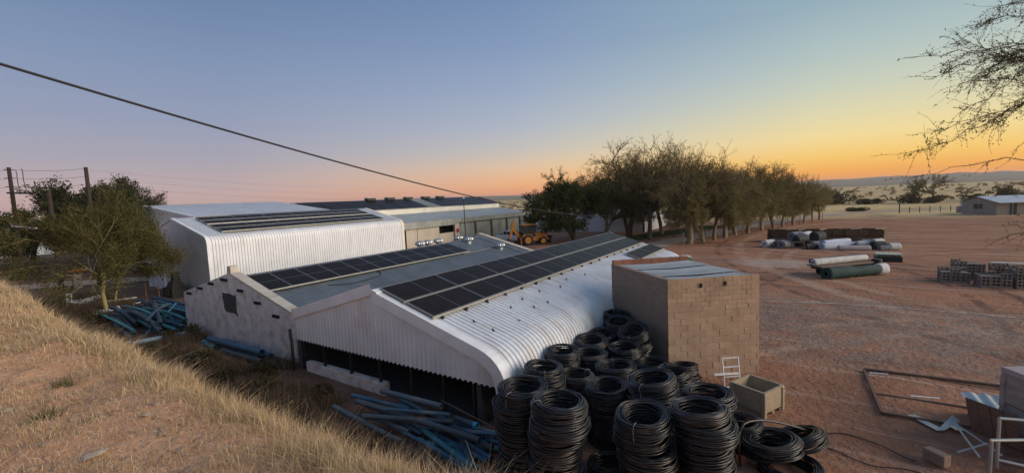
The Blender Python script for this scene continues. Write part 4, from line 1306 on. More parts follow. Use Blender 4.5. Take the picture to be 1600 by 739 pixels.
for si, (a_, b_) in enumerate(spec):
    A = np.array(a_); B = np.array(b_)
    lowl = a_[2] < 6.9
    src = hub if not lowl else np.array([13.9, -8.1, 4.2])
    path = [src, src * 0.35 + A * 0.65 + np.array([0, 0, 0.25]), A]
    n = 9
    for i_ in range(1, n + 1):
        f = i_ / n
        q = A + (B - A) * f + np.array([0, 0, 0.18 * math.sin(math.pi * f) * (1 if si % 2 else -0.3)]) + rs.normal(0, 0.035, 3)
        path.append(q)
    L0 = np.linalg.norm(B - A)
    br.tube(path, [0.035, 0.024, 0.014] + [0.009 * (1 - 0.8 * i_ / n) + 0.002 for i_ in range(1, n + 1)], 4, caps=False)
    main = np.array(path[2:])
    ntw = 7 if (lowl or si in (0,)) else 38
    for k in range(ntw):
        t = rs.uniform(0, len(main) - 1.01); i0 = int(t)
        q = main[i0] + (main[i0 + 1] - main[i0]) * (t - i0)
        dd = (main[i0 + 1] - main[i0]); dd /= np.linalg.norm(dd)
        dd = dd * 0.75 + rs.normal(0, 0.42, 3) + np.array([0, 0, -0.12]); dd /= np.linalg.norm(dd)
        ln = rs.uniform(0.25, 0.75) * (0.5 if si == 0 else 1.0)
        tw = [q]
        for j in range(5):
            dd = dd + rs.normal(0, 0.16, 3); dd /= np.linalg.norm(dd); tw.append(tw[-1] + dd * ln / 5)
        br.tube(tw, [0.0042, 0.0036, 0.003, 0.0026, 0.002, 0.0017], 3, caps=False)
        m_ = rs.randint(5, 13)
        tt = rs.uniform(0, 4.99, m_); ii = tt.astype(int); ta = np.array(tw)
        P.append(ta[ii] + (ta[ii + 1] - ta[ii]) * (tt - ii)[:, None] + rs.normal(0, 0.012, (m_, 3)))
        D.append(rs.normal(0, 1, (m_, 3)) + dd)
        if rs.rand() < 0.10:
            m2 = 26; P.append(tw[3] + rs.normal(0, 0.05, (m2, 3))); D.append(rs.normal(0, 1, (m2, 3)))
    m_ = 26
    tt = rs.uniform(0, len(main) - 1.01, m_); ii = tt.astype(int)
    P.append(main[ii] + (main[ii + 1] - main[ii]) * (tt - ii)[:, None] + rs.normal(0, 0.012, (m_, 3))); D.append(rs.normal(0, 1, (m_, 3)))
o = tb.build('trunk', 'bark', smooth=True); wp(o, OT)
o = br.build('branches', 'bark', smooth=True); wp(o, OT)
o = leaf_mesh('leaves', np.concatenate(P), np.concatenate(D), 0.046, 0.015, ((0.06, 0.058, 0.024), (0.13, 0.115, 0.045)), rs); wp(o, OT)


# bushes on the plain
def bush(name, lab, loc, w, h, seed, cols=((0.030, 0.030, 0.016), (0.075, 0.066, 0.035)), n=2600, cat='bush', group='bushes on the plain'):
    rs = np.random.RandomState(seed)
    root = empty(name, loc, 0, lab, cat, group)
    nl = 7 + seed % 4
    C = np.stack([rs.uniform(-.3, .3, nl) * w, rs.uniform(-.3, .3, nl) * w, rs.uniform(0.25, 0.62, nl) * h], 1)
    Rr = rs.uniform(0.13, 0.24, nl) * w
    idx = rs.randint(0, nl, n)
    d = rs.normal(size=(n, 3)); d /= np.linalg.norm(d, axis=1, keepdims=True)
    rad = (rs.uniform(0.35, 1.0, n) ** 0.5)[:, None]
    P = C[idx] + d * rad * np.stack([Rr[idx], Rr[idx], np.minimum(Rr[idx], h * 0.38)], 1)
    P[:, 2] = np.abs(P[:, 2])
    s = max(w, h)
    st = MB()
    for k in range(nl):
        st.tube([(0, 0, -0.1), tuple(C[k] * 0.5), tuple(C[k])], [0.02 * s, 0.014 * s, 0.006 * s], 4, caps=False)
    st.build('stems', 'bark', root)
    leaf_mesh('foliage', P, d + rs.normal(0, 0.5, (n, 3)), 0.055 * s + .05, 0.024 * s + .02, cols, rs, root)
    return root


BUSH = [(186, -12.0, 13, 4.6, 'largest dark bush on the plain, right of the avenue end'), (180, -9.0, 9, 3.0, 'low dark bush left against the largest bush on the plain'), (178, -17, 8, 1.9, 'flat dark bush right of the largest bush on the plain'),
        (181, -20.5, 5, 1.8, 'small dark bush midway between the largest bush and the lone acacia'), (177.5, -27.5, 10, 3.0, 'rounded dark bush left of the lone acacia'), (176, -32.3, 8, 2.4, 'brownish bush just left under the lone acacia'),
        (190, -44, 9, 2.2, 'low bush right of the lone acacia'), (175, -48.5, 12, 3.4, 'dark low bush behind the farmhouse ridge'), (205, -54, 7, 5.2, 'small upright dark tree-like bush left above the farmhouse'), (135, -11.5, 6, 0.9, 'very low scrub clump at the yard edge near the avenue end')]
for i_, (x, y, w, h, lab) in enumerate(BUSH): bush('bush', lab, (x, y, gz(x)), w * .8, h, 200 + i_, ((0.045, 0.040, 0.022), (0.11, 0.09, 0.05)), 1500)
acac = dict(thorn, stems=[((0, 0, -0.2), (0.0, 0.03, 1), 2.4, 0.22)], levels=4, leaves=14, leaf=(0.40, 0.10), dens=((0.3, 1), (1, 1)), scatter=0.15, rmin=0.035, zmin=0.3, kids=(5, 4, 4, 3), ang=(0.4, 0.95))
tree_object('acacia_tree', 'lone bare-looking acacia on the plain left of the farmhouse', 'tree', (183, -34.6, gz(183)), np.random.RandomState(120), acac, 'bark', None, H=8.6)

# scattered scrub over the plain, too many and small to count
rs = np.random.RandomState(8)
Ps, Ds = [], []
for k in range(620):
    a_ = math.radians(rs.uniform(-24, 40)); r_ = 200 * (rs.uniform(1, 4.6) ** 1.0) * (1 if rs.rand() < .7 else 0.8)
    if r_ < 185: continue
    x, y = r_ * math.cos(a_), r_ * math.sin(a_)
    w = rs.uniform(1.2, 3.6); h = w * rs.uniform(0.25, 0.5)
    n_ = 46
    d = rs.normal(size=(n_, 3)); d[:, 2] = np.abs(d[:, 2]); d /= np.linalg.norm(d, axis=1, keepdims=True)
    Ps.append(np.array([x, y, -1.12]) + d * np.array([w / 2, w / 2, h]) * rs.uniform(0.5, 1, (n_, 1))); Ds.append(d + rs.normal(0, .5, (n_, 3)))
sc_ = leaf_mesh('scrub', np.concatenate(Ps), np.concatenate(Ds), 0.85, 0.5, ((0.13, 0.105, 0.055), (0.26, 0.20, 0.11)), rs)
tag(sc_, 'low scattered scrub dotting the dry plain to the hills', 'scrub', kind='stuff')

# ================================================================== BLACK PIPE COILS
def coil_mesh(seed):
    rs = random.Random(seed)
    mb = MB()
    h, pr = 0.27, 0.0155

    def ring(r, z, tilt=0.0):
        ph = rs.uniform(0, 6.28); e = rs.uniform(-0.018, 0.018); ph2 = rs.uniform(0, 6.28); cx_, cy_ = rs.uniform(-.012, .012), rs.uniform(-.012, .012)
        pts = []
        for j in range(44):
            a = 2 * math.pi * j / 44
            rr = r + e * math.cos(2 * a + ph) + rs.uniform(-0.0015, 0.0015)
            pts.append((cx_ + rr * math.cos(a), cy_ + rr * math.sin(a), z + tilt * math.sin(a + ph2) + 0.009 * math.sin(3 * a + ph) + .005 * math.sin(5 * a + ph2)))
        mb.tube(pts, pr, 6, closed=True)
    for i in range(9): ring(0.480 + rs.uniform(-0.03, 0.02) + 0.012 * math.sin(i / 8 * math.pi), 0.016 + i * 0.0296, rs.uniform(-0.01, 0.01))
    for i in range(0, 9, 2): ring(0.355 + rs.uniform(-0.012, 0.012), 0.016 + i * 0.0296, rs.uniform(-0.01, 0.01))
    for r in (0.385, 0.405, 0.43, 0.455, 0.44): ring(r + rs.uniform(-0.01, 0.01), h - 0.022 + rs.uniform(-0.012, 0.016), rs.uniform(0.004, 0.018))
    for r in (0.39, 0.43): ring(r, 0.02)
    # solid-looking filling of hidden turns
    for i in range(1, 9, 2): ring(0.42, 0.016 + i * 0.0296)
    a0 = rs.uniform(0, 6.28)   # loose end
    mb.tube([((.49 + .05 * (i / 8) ** 2) * math.cos(a0 + i * .11), (.49 + .05 * (i / 8) ** 2) * math.sin(a0 + i * .11), .2 - .05 * i / 8) for i in range(9)], pr, 6)
    o = mb.build('pipe_coil', 'black_pipe', smooth=True)
    return o


coil_protos = [coil_mesh(s) for s in range(5)]
tie_me = MB()
tie_me.tube([(0.33, 0, 0.0), (0.335, 0, 0.25), (0.36, 0, 0.285), (0.46, 0, 0.285), (0.515, 0, 0.25), (0.52, 0, 0.0)], 0.006, 5)
tie_o = tie_me.build('tie', 'tie')
ORD = ['topmost', 'second', 'third', 'fourth', 'fifth', 'sixth', 'seventh']
STACKS = [  # x, y, height, diameter factor, top tilt (about x, about y), which stack
    (7.40, 4.74, 1.75, 1.02, (.05, -.03), 'leftmost front stack at the shed corner'),
    (6.92, 3.66, 1.89, 1.03, (-.02, .03), 'tallest stack, second from left in front'),
    (7.63, 2.34, 1.62, 0.96, (.02, -.12), 'third front stack from the left'),
    (8.12, 1.47, 1.74, 1.00, (-.06, .0), 'rightmost front stack'),
    (8.80, 5.06, 1.60, 0.93, (.04, .02), 'leftmost stack of the second row'),
    (9.58, 4.60, 1.22, 0.97, (.03, .03), 'second stack of the second row'),
    (9.08, 3.56, 1.35, 0.97, (.0, -.05), 'middle stack of the second row'),
    (9.22, 2.60, 1.62, 1.02, (-.13, -.05), 'tilted fourth stack of the second row'),
    (9.45, 1.54, 1.48, 1.02, (-.05, .04), 'rightmost stack of the second row'),
    (10.25, 5.28, 1.52, 0.88, (.06, -.10), 'leftmost third-row stack under the eave'),
    (11.08, 4.88, 1.22, 1.00, (-.03, -.03), 'second stack of the third row'),
    (10.55, 3.90, 1.22, 1.02, (-.05, -.02), 'third stack of the third row'),
    (10.80, 2.60, 1.18, 0.98, (-.09, .0), 'rightmost stack of the third row'),
    (12.05, 5.22, 1.28, 0.94, (.05, -.10), 'leftmost stack of the fourth row'),
    (12.15, 4.22, 1.16, 0.96, (-.04, -.04), 'middle stack of the fourth row'),
    (11.85, 3.36, 0.95, 0.92, (-.08, .0), 'third stack of the fourth row'),
    (12.62, 2.72, 0.72, 0.82, (-.06, .1), 'small stack at the storeroom corner'),
    (13.00, 5.22, 1.20, 0.90, (.02, -.10), 'dark fifth-row stack beside the eave'),
    (13.06, 4.22, 1.30, 0.92, (-.10, -.38), 'dark fifth-row stack against the storeroom'),
    (14.45, 5.30, 1.48, 0.86, (.0, -.06), 'farthest stack in the corner of shed and storeroom'),
    (13.75, 4.95, 1.36, 0.88, (-.05, -.28), 'second farthest stack by the storeroom wall'),
]
rs_ = random.Random(21)
used = set()
for (x, y, zt, df, tilt, ph) in STACKS:
    n = max(1, round(zt / .27)); hz = zt / n
    dx, dy = rs_.uniform(-.025, .025), rs_.uniform(-.025, .025)
    for k in range(n):
        vi = rs_.randrange(5)
        fr = (k / max(n - 1, 1)) ** 2
        # lower coils wander a little off the axis
        ox = (rs_.uniform(-.08, .08) + dx * (n - k)) * (1 if k < n - 1 else 0); oy = (rs_.uniform(-.08, .08) + dy * (n - k)) * (1 if k < n - 1 else 0)
        s = df * rs_.uniform(0.93, 1.08) if k < n - 1 else df
        rot = (tilt[0] * fr + rs_.uniform(-.04, .04), tilt[1] * fr + rs_.uniform(-.04, .04), rs_.uniform(0, 6.28))
        loc = (x + ox, y + oy, hz * k + abs(tilt[1] + tilt[0]) * 0.3 * fr)
        if vi not in used:
            used.add(vi); c = coil_protos[vi]; c.location = loc; c.rotation_euler = rot; c.scale = (s, s, hz / .27)
        else: c = inst(coil_protos[vi], None, loc, rot, (s, s, hz / .27))
        lv = n - 1 - k
        lab = ('topmost black pipe coil on the ' + ph) if lv == 0 else ('%s black pipe coil down in the %s' % (ORD[lv], ph))
        c.rotation_mode = 'ZYX'
        tag(c, lab, 'pipe coil', 'stacked black pipe coils')
        if lv <= 1:
            t_ = inst(tie_o, c, (0, 0, 0), (0, 0, rs_.uniform(0, 6.28)))
for (x, y, z, s, rot, lab) in (
        (8.0, 3.15, 0.0, 0.85, (0, 0, 0), 'lone low black pipe coil in the dark between the front stacks'),
        (9.95, 0.42, 0.27, 1.10, (-.16, .02, 1), 'upper black pipe coil of the slumped pair below the tan bin'),
        (9.62, 0.10, 0.0, 1.12, (-.05, .02, 2), 'lower black pipe coil of the slumped pair below the tan bin'),
        (10.55, -0.02, 0.16, 1.15, (-.42, .12, 0.5), 'loose black pipe coil leaning on the ground right of the slumped pair'),
        (10.45, 1.02, 0.0, 0.98, (0, 0, .3), 'low black pipe coil half hidden behind the slumped pair'),
        (10.42, 1.05, 0.27, 0.92, (-.06, 0, 1.3), 'upper black pipe coil half hidden behind the slumped pair')):
    c = inst(coil_protos[2], None, (x, y, z), rot, (s, s, 1)); tag(c, lab, 'pipe coil', 'stacked black pipe coils')
bpy.data.objects.remove(tie_o)
o = MB().tube(spline([(9.45, .95, .05), (9.5, .98, .5), (9.62, .95, .78), (9.85, .8, .84), (10.3, .45, .72), (10.8, -.1, .45), (11.2, -.5, .12)]), 0.024, 7).build('loose_pipe', 'black_pipe', smooth=True)
tag(o, 'single black pipe end arching over the slumped coils', 'pipe')
o = MB().tube(spline([(11.6, -.35, .03), (11.9, -.9, .03), (11.7, -1.5, .03), (11.45, -1.8, .02), (11.35, -2.0, .02)]), 0.013, 6).build('loose_pipe', 'black_pipe', smooth=True)
tag(o, 'thin black pipe lying on red soil right of the coils', 'pipe')
o = MB().tube(spline([(11.2, .2, .03), (11.05, -.6, .03), (10.75, -1.2, .03), (10.9, -1.9, .03), (10.6, -3.0, .02)]), 0.012, 6).build('loose_pipe', 'black_pipe', smooth=True)
tag(o, 'thin black pipe along the bottom edge on the soil', 'pipe')

# ================================================================== BLUE PIPES
NUM = 'first second third fourth fifth sixth seventh eighth ninth tenth eleventh twelfth thirteenth fourteenth fifteenth sixteenth seventeenth eighteenth nineteenth twentieth'.split()
COLN = {'blue_pipe': 'blue', 'grey_blue_pipe': 'grey-blue', 'teal_pipe': 'teal'}


def filler_labels(lst, heap):
    """label the jumbled pipes of a heap by colour and order from the left"""
    out = [None] * len(lst)
    for m_ in COLN:
        idx = [i for i, it in enumerate(lst) if it[3] == m_]
        idx.sort(key=lambda i: -(lst[i][0][1] + lst[i][1][1]))
        for k, i in enumerate(idx): out[i] = '%s jumbled %s pipe from the left in the heap %s' % (NUM[k], COLN[m_], heap)
    return out


def pipes(lst, labf, grp, rscale=1.0):
    for i, it in enumerate(lst):
        a, b, r = it[:3]; r *= rscale
        m_ = it[3] if len(it) > 3 else 'blue_pipe'
        sag = it[4] if len(it) > 4 else 0.0
        A, B = Vector(a), Vector(b)
        root = (A + B) / 2
        o = MB().hollow(A - root, B - root, r, 0.10, 14, sag).build('pipe', m_, smooth=False)
        autosmooth(o, 50)
        o.location = root
        tag(o, labf[i], 'pipe', grp)
        if len(it) > 5:
            e = MB().hollow((B - root).lerp(A - root, 0.02 - 0.04), (B - root).lerp(A - root, 0.13), r * 1.06, 0.05, 14).build('end_socket', it[5], o)


Cp = [((7.33, 9.08, 0.75), (7.43, 7.08, 0.75), 0.12, 'grey_blue_pipe'), ((7.25, 10.2, 0.42), (7.33, 8.05, 0.5), 0.09), ((6.62, 8.96, 0.42), (7.43, 6.73, 0.46), 0.11, 'grey_blue_pipe'),
      ((6.91, 8.4, 0.60), (7.41, 6.81, 0.62), 0.08), ((7.58, 8.69, 0.5), (7.45, 7.64, 0.45), 0.08), ((7.34, 9.74, 0.2), (7.32, 9.15, 0.2), 0.09, 'teal_pipe'), ((6.95, 8.76, 0.22), (6.93, 7.7, 0.2), 0.10, 'grey_blue_pipe'),
      ((7.15, 8.39, 0.2), (7.06, 7.41, 0.16), 0.08), ((6.68, 8.63, 0.12), (6.62, 7.63, 0.12), 0.12, 'grey_blue_pipe'), ((7.67, 6.89, 0.4), (7.64, 6.2, 0.4), 0.12, 'grey_blue_pipe', 0, 'cyan_plastic'), ((7.68, 6.9, 0.22), (7.41, 6.1, 0.2), 0.1),
      ((7.53, 6.98, 0.14), (7.11, 5.43, 0.12), 0.11), ((7.78, 6.72, 0.14), (7.76, 6.14, 0.12), 0.09), ((7.69, 6.0, 0.1), (7.70, 5.55, 0.1), 0.09), ((7.4, 9.3, 0.1), (7.42, 7.0, 0.1), 0.11, 'grey_blue_pipe'), ((7.62, 8.8, 0.3), (7.7, 7.2, 0.3), 0.11), ((7.78, 7.43, 0.68), (7.6, 5.65, 0.5), 0.025, 'rust_steel')]
Cl = ['thick grey-blue pipe on top at the back of the heap under the shed gable', 'blue pipe jutting left at the upper left of the heap under the shed gable', 'longest straight pipe lying across the heap under the shed gable', 'slim blue pipe crossing above the longest pipe under the shed gable',
      'slim blue pipe slanting down mid heap under the shed gable', 'short teal pipe stub at the left of the heap under the shed gable', 'grey-blue pipe low at the front left of the heap under the shed gable', 'slim blue pipe low beside the front left pipe under the shed gable', 'lowest grey-blue pipe on the soil at the front left of the gable heap',
      'pipe with bright cyan end at the right of the heap under the shed gable', 'blue pipe slanting below the cyan-ended pipe', 'long blue pipe slanting to the soil in front of the leftmost coil stack', 'short blue pipe right below the cyan-ended pipe', 'short blue pipe against the leftmost coil stack',
      'grey-blue pipe at the bottom of the heap under the shed gable', 'blue pipe inside the middle of the heap under the shed gable', 'thin rusty rod lying over the heap toward the leftmost coil stack']
rp = random.Random(17)
MT = ['blue_pipe', 'grey_blue_pipe', 'blue_pipe', 'teal_pipe']
fl = []
for k in range(16):
    y0 = rp.uniform(6.6, 10.6); ln = rp.uniform(2.2, 4.2); x0 = rp.uniform(6.75, 7.85); a_ = rp.uniform(-.35, .35); z0 = rp.uniform(.06, .5) * (1 - abs(y0 - ln / 2 - 7.6) / 4)
    fl.append(((x0, min(y0, 11.0), max(z0, .07)), (min(max(x0 + math.sin(a_) * ln, 6.6), 7.95), max(y0 - ln, 5.5), max(z0 - .05, .07)), rp.choice((.08, .1, .12)), MT[k % 4 if k % 8 else 1]))
Cp += fl; Cl += filler_labels(fl, 'under the shed gable')
pipes(Cp, Cl, 'pipes heaped under the shed gable', .56)
Ap = [((7.7, 31.31, 0.6), (7.5, 26.88, 0.3), 0.16, 'grey_blue_pipe', -0.15), ((7.4, 30.33, 0.22), (6.93, 25.29, 0.16), 0.15, 'grey_blue_pipe', -0.1), ((7.1, 28.46, 0.15), (6.60, 24.59, 0.15), 0.14, 'grey_blue_pipe'), ((7.95, 30.0, 0.5), (7.75, 25.83, 0.3), 0.15, 'blue_pipe', -0.2),
      ((7.74, 28.94, 0.6), (7.43, 23.75, 0.35), 0.17, 'grey_blue_pipe', -0.25), ((7.87, 29.86, 0.75), (8.0, 26.28, 0.65), 0.11, 'teal_pipe', -0.1), ((8.97, 29.23, 0.85), (8.09, 25.72, 0.75), 0.15, 'grey_blue_pipe'), ((9.5, 30.25, 0.62), (9.54, 25.39, 0.52), 0.15, 'blue_pipe'),
      ((9.42, 29.87, 0.4), (9.06, 25.8, 0.4), 0.11, 'blue_pipe'), ((9.2, 28.88, 0.62), (9.2, 25.63, 0.58), 0.12, 'teal_pipe'), ((9.19, 26.3, 0.2), (9.04, 24.29, 0.16), 0.13, 'blue_pipe'), ((8.85, 31.36, 0.45), (8.81, 28.81, 0.45), 0.14, 'grey_blue_pipe'), ((8.32, 25.94, 0.55), (9.26, 27.19, 0.85), 0.08, 'teal_pipe'),
      ((8.34, 27.95, 0.55), (8.2, 26.03, 0.5), 0.1, 'teal_pipe'), ((8.2, 27.2, 0.15), (8.2, 25.0, 0.15), 0.14, 'grey_blue_pipe'), ((8.5, 28.0, 0.14), (8.6, 25.3, 0.14), 0.14, 'blue_pipe'), ((8.9, 29.0, 0.14), (8.95, 26.6, 0.14), 0.14, 'grey_blue_pipe'), ((9.55, 29.0, 0.14), (9.5, 25.4, 0.14), 0.14, 'blue_pipe'),
      ((6.2, 23.62, 0.14), (8.9, 22.95, 0.14), 0.16, 'pale_blue_pipe'), ((8.23, 35.58, 0.32), (9.89, 34.91, 0.34), 0.09, 'white_plastic'), ((8.63, 34.0, 0.1), (10.07, 34.32, 0.1), 0.05, 'white_plastic')]
Al = ['upper thick grey-blue pipe at the left edge of the big pipe heap by the trees', 'thick grey-blue pipe second from the left edge of the big pipe heap', 'lowest grey-blue pipe at the left edge of the big pipe heap', 'blue bowed pipe behind the front grey-blue pipes of the big heap', 'thickest bowed grey-blue pipe curving to the front of the big heap',
      'thin teal bowed pipe over the middle of the big heap', 'short dark pipe standing steeply on top of the big heap', 'long blue pipe at the back right of the big heap', 'slim blue pipe beneath the long back pipe of the big heap', 'teal pipe across the right top of the big heap', 'short blue pipe low at the right front of the big heap', 'grey-blue pipe at the far back of the big heap',
      'thin teal pipe propped upward on the right of the big heap', 'short teal pipe in the middle of the big heap', 'grey-blue pipe on the soil under the middle of the big heap', 'blue pipe on the soil under the middle of the big heap', 'grey-blue pipe on the soil at the back of the big heap', 'blue pipe on the soil at the back right of the big heap',
      'long pale blue pipe lying alone on the ground in front of the big heap', 'white pipe lying behind the yellow-barked trunks', 'thin white pipe on the ground right of the yellow-barked trunks']
fl = []
for k in range(34):
    y0 = rp.uniform(27.5, 33.0); ln = rp.uniform(3.5, 6.5); x0 = rp.uniform(7.0, 9.8); a_ = rp.gauss(0, .3); z0 = rp.uniform(.1, .75)
    fl.append(((x0, y0, z0), (min(max(x0 + math.sin(a_) * ln, 6.9), 9.9), max(y0 - ln * math.cos(a_), 23.9), max(z0 + rp.uniform(-.35, .05), .1)), rp.choice((.1, .13, .15)), MT[k % 4 if k % 12 else 3], rp.uniform(-.2, .05)))
Ap += fl; Al += filler_labels(fl, 'by the trees')
pipes(Ap, Al, 'pipes of the big heap by the trees', .62)
Bp = [((7.92, 20.26, 0.36), (8.04, 16.4, 0.36), 0.14, 'blue_pipe'), ((8.30, 19.85, 0.2), (8.28, 16.27, 0.16), 0.13, 'blue_pipe'), ((7.94, 20.9, 0.13), (7.79, 19.6, 0.12), 0.12, 'teal_pipe'), ((7.80, 18.92, 0.12), (7.86, 16.13, 0.12), 0.12, 'grey_blue_pipe'), ((8.1, 20.0, 0.13), (8.08, 16.6, 0.13), 0.13, 'grey_blue_pipe')]
Bl = ['bright blue thick pipe on top along the whitewashed gable', 'blue pipe against the foot of the whitewashed gable', 'short teal pipe at the left of the pipes along the whitewashed gable', 'dark pipe in front on the soil along the whitewashed gable', 'dark pipe under the bright blue one along the whitewashed gable']
pipes(Bp, Bl, 'pipes along the whitewashed gable', .85)

# ================================================================== SCRAP UNDER THE TREES
def chair(loc, rot, lab):
    r = empty('chair', loc, 0, lab, 'chair', 'white chairs heaped under the trees')
    r.rotation_euler = rot
    for sx in (-.22, .22):
        for sy in (-.22, .22): MB().bar((sx, sy, 0), (sx * .9, sy * .9, .45), .045).build('leg', 'white_plastic', r)
        MB().bar((sx * .9, .2, .45), (sx * .95, .28, .95), .045).build('back_post', 'white_plastic', r)
    MB().box((0, 0, .46), (.46, .46, .03)).build('seat', 'white_plastic', r)
    for z in (.62, .76, .9): MB().bar((-.2, .22 + (z - .45) * .12, z), (.2, .22 + (z - .45) * .12, z), .03, .07).build('back_slat', 'white_plastic', r)
for i, (x, y, z, rot, lab) in enumerate(((7.3, 37.9, .25, (1.7, .3, .5), 'white chair lying on its back at the left of the heap'), (7.5, 37.0, .35, (2.6, .4, 1.9), 'white chair upturned on top of the heap'), (7.2, 36.3, .05, (.2, .1, .9), 'white chair standing nearest the bank in the heap'),
                                         (7.6, 35.7, .22, (1.5, .2, 2.6), 'white chair tipped over at the right of the heap'), (7.9, 36.8, .2, (1.2, 1.0, .2), 'white chair tilted at the back of the heap'))):
    chair((x, y, z), rot, lab)
gt = empty('slatted_gate', (7.25, 32.3, 0.05), 0, 'white slatted gate lying on the ground left of the big pipe heap', 'gate')
gv = Vector((1.0, .45, 0)).normalized(); gu = Vector((-.25, -1.1, .25)).normalized()
for i in range(9):
    a_ = gv * (i * 0.16); MB().bar(a_ + Vector((0, 0, .30)), a_ + gu * 1.0 + Vector((0, 0, .1)), .08, .025).build('slat', 'white_plastic', gt)
for f in (.08, .92): MB().bar(gu * f + Vector((-.05, 0, .27 - .2 * f)), gu * f + gv * 1.36 + Vector((0, 0, .27 - .2 * f)), .06, .025).build('rail', 'white_plastic', gt)
bo = empty('boiler', (12.0, 34.9, 0), 0, 'black steel boiler with square flue beside the tall shed gable', 'boiler')
MB().box((0, 0, .3), (1.0, 1.5, .6)).build('base', 'dark_steel', bo); MB().box((0, 0, .8), (.8, 1.1, .4), taper=(.6, .6)).build('hood', 'dark_steel', bo)
MB().box((0, -.1, 1.25), (.4, .4, .55)).build('flue', 'dark_steel', bo); MB().box((0, -.1, 1.54), (.5, .5, .05)).build('flue_cap', 'dark_steel', bo); MB().box((-.52, 0, .35), (.04, .6, .4)).build('door', 'rust_steel', bo)
st = empty('pipe_stand', (10.4, 35.0, 0), 0, 'dark rusty stand of two posts and taps by the tall shed', 'stand')
MB().tube([(0, 0, 0), (0, 0, 1.3)], .05, 8).build('post', 'rust_steel', st); MB().bar((-.15, .35, 1.25), (.15, -.35, 1.25), .08).build('cross_bar', 'rust_steel', st); MB().tube([(.5, -.55, 0), (.5, -.55, 1.0)], .04, 8).build('post', 'rust_steel', st); MB().bar((0, -.05, .75), (.5, -.55, .75), .04).build('brace', 'rust_steel', st)
pl = empty('gate_pillar', (9.83, 47.1, 0), 0, 'grey gate pillar with orange tiled cap under the feathery trees', 'pillar')
MB().box((0, 0, .65), (.5, .5, 1.4)).build('shaft', 'cement', pl); MB().box((0, 0, 1.45), (1.1, 1.1, .2), taper=(.35, .35)).build('cap', 'orange_tile', pl)

# ================================================================== POLES, MAST AND WIRES
def pole(x, y, h, r, lab, lean=(0, 0)):
    p = empty('power_pole', (x, y, 0), 0, lab, 'pole', 'wooden power poles')
    MB().tube([(0, 0, -.3), (lean[0] * .5, lean[1] * .5, h / 2), (lean[0], lean[1], h)], [r, r * .85, r * .7], 10).build('shaft', 'pole_wood', p, smooth=False)
    return p
p1 = pole(8.81, 58.65, 10.1, .19, 'leftmost wooden power pole with long crossarm')
p2 = pole(8.81, 46.5, 7.6, .17, 'wooden power pole between the left edge and the yellow-barked trees')
p3 = pole(10.94, 46.25, 9.3, .17, 'wooden power pole topping the feathery trees')
MB().bar((-.15, 0.9, 7.9), (.35, -6.5, 7.55), .12, .14).build('crossarm', 'pole_wood', p1)
MB().bar((-.2, 0.6, 4.95), (.2, -5.8, 4.7), .08, .14).build('lower_arm', 'white_plastic', p1)
ins = []
for k in range(4):
    y = 0.6 - k * 1.9
    MB().lathe([(.03, 0), (.07, .05), (.04, .1), (.07, .15), (.03, .25)], (0.05 + .07 * (0.6 - y) / 2, y, 8.0 - k * .09), 8).build('insulator', 'insulator', p1)
for k in range(3): MB().bar((-.35, 0, 9.9 - k * .75), (.35, 0, 9.9 - k * .75), .06).build('bracket', 'dark_steel', p1)
def wire(a, b, sag, r, lab, m_='wire', grp='power lines', n=24):
    A, B = Vector(a), Vector(b)
    pts = [A.lerp(B, i / n) - Vector((0, 0, sag * 4 * (i / n) * (1 - i / n))) for i in range(n + 1)]
    o = MB().tube([p - A for p in pts], r, 5).build('wire', m_, smooth=True, loc=A)
    return tag(o, lab, 'wire', grp)
for k in range(3):
    z = 9.9 - k * .75
    nm = ('highest', 'middle', 'lowest')[k]
    wire((8.81, 58.3, z), (10.94, 46.4, 9.2 - k * .6), .15, .012, nm + ' of the thin wires between the leftmost pole and the tree-topping pole')
    wire((8.81, 58.9, z), (-4, 84, 9.6 - k * .75), .3, .012, nm + ' of the thin wires leaving the leftmost pole to the left')
    wire((10.94, 46.2, 9.1 - k * .6), (70, 58, 9.0 - k * 1.0), 1.2, .005, nm + ' of the faint wires crossing the pink sky above the white sheds')
for k, y in enumerate((56.0, 53.8)):
    o = MB().tube([(8.9, y, 7.9), (8.87, y + .10, 8.3), (8.85, y + .22, 8.7), (8.85, y + .2, 9.1), (8.84, y + .06, 9.4), (8.83, y + .25, 9.65)], .03, 5).build('jumper_cable', 'wire', smooth=True)
    tag(o, ('left' if k == 0 else 'right') + ' hanging jumper cable above the crossarm of the leftmost pole', 'wire', 'power lines')
mast = empty('mast', (50.3, 41.2, gz(50.3)), 0, 'thin dark mast standing before the packing shed front', 'mast')
MB().tube([(0, 0, -.2), (0, 0, 6.5)], .06, 8).build('shaft', 'dark_steel', mast); MB().lathe([(.02, 6.5), (.14, 6.55), (.14, 6.68), (.02, 6.72)], n=8).build('cap', 'white_plastic', mast)
cp_ = pole(64.0, 20.9, 5.0, .12, 'short wooden pole among the thorn trees holding the thick overhead cable')
cp_.location.z = gz(64) - .1
# thick overhead cable from above the bank to that pole
A = Vector((1.96, 12.56, 8.48)); B = Vector((64.0, 20.9, 2.8)); E0 = A + (A - B).normalized() * 9.0 + Vector((0, 0, .9))
pts = [E0] + [A.lerp(B, i / 40) - Vector((0, 0, 1.5 * 4 * (i / 40) * (1 - i / 40))) for i in range(41)]
o = MB().tube([p - A for p in pts], .028, 6).build('overhead_cable', 'cable_black', smooth=True, loc=A)
tag(o, 'thick dark overhead cable sagging across the sky from upper left to the trees', 'cable')

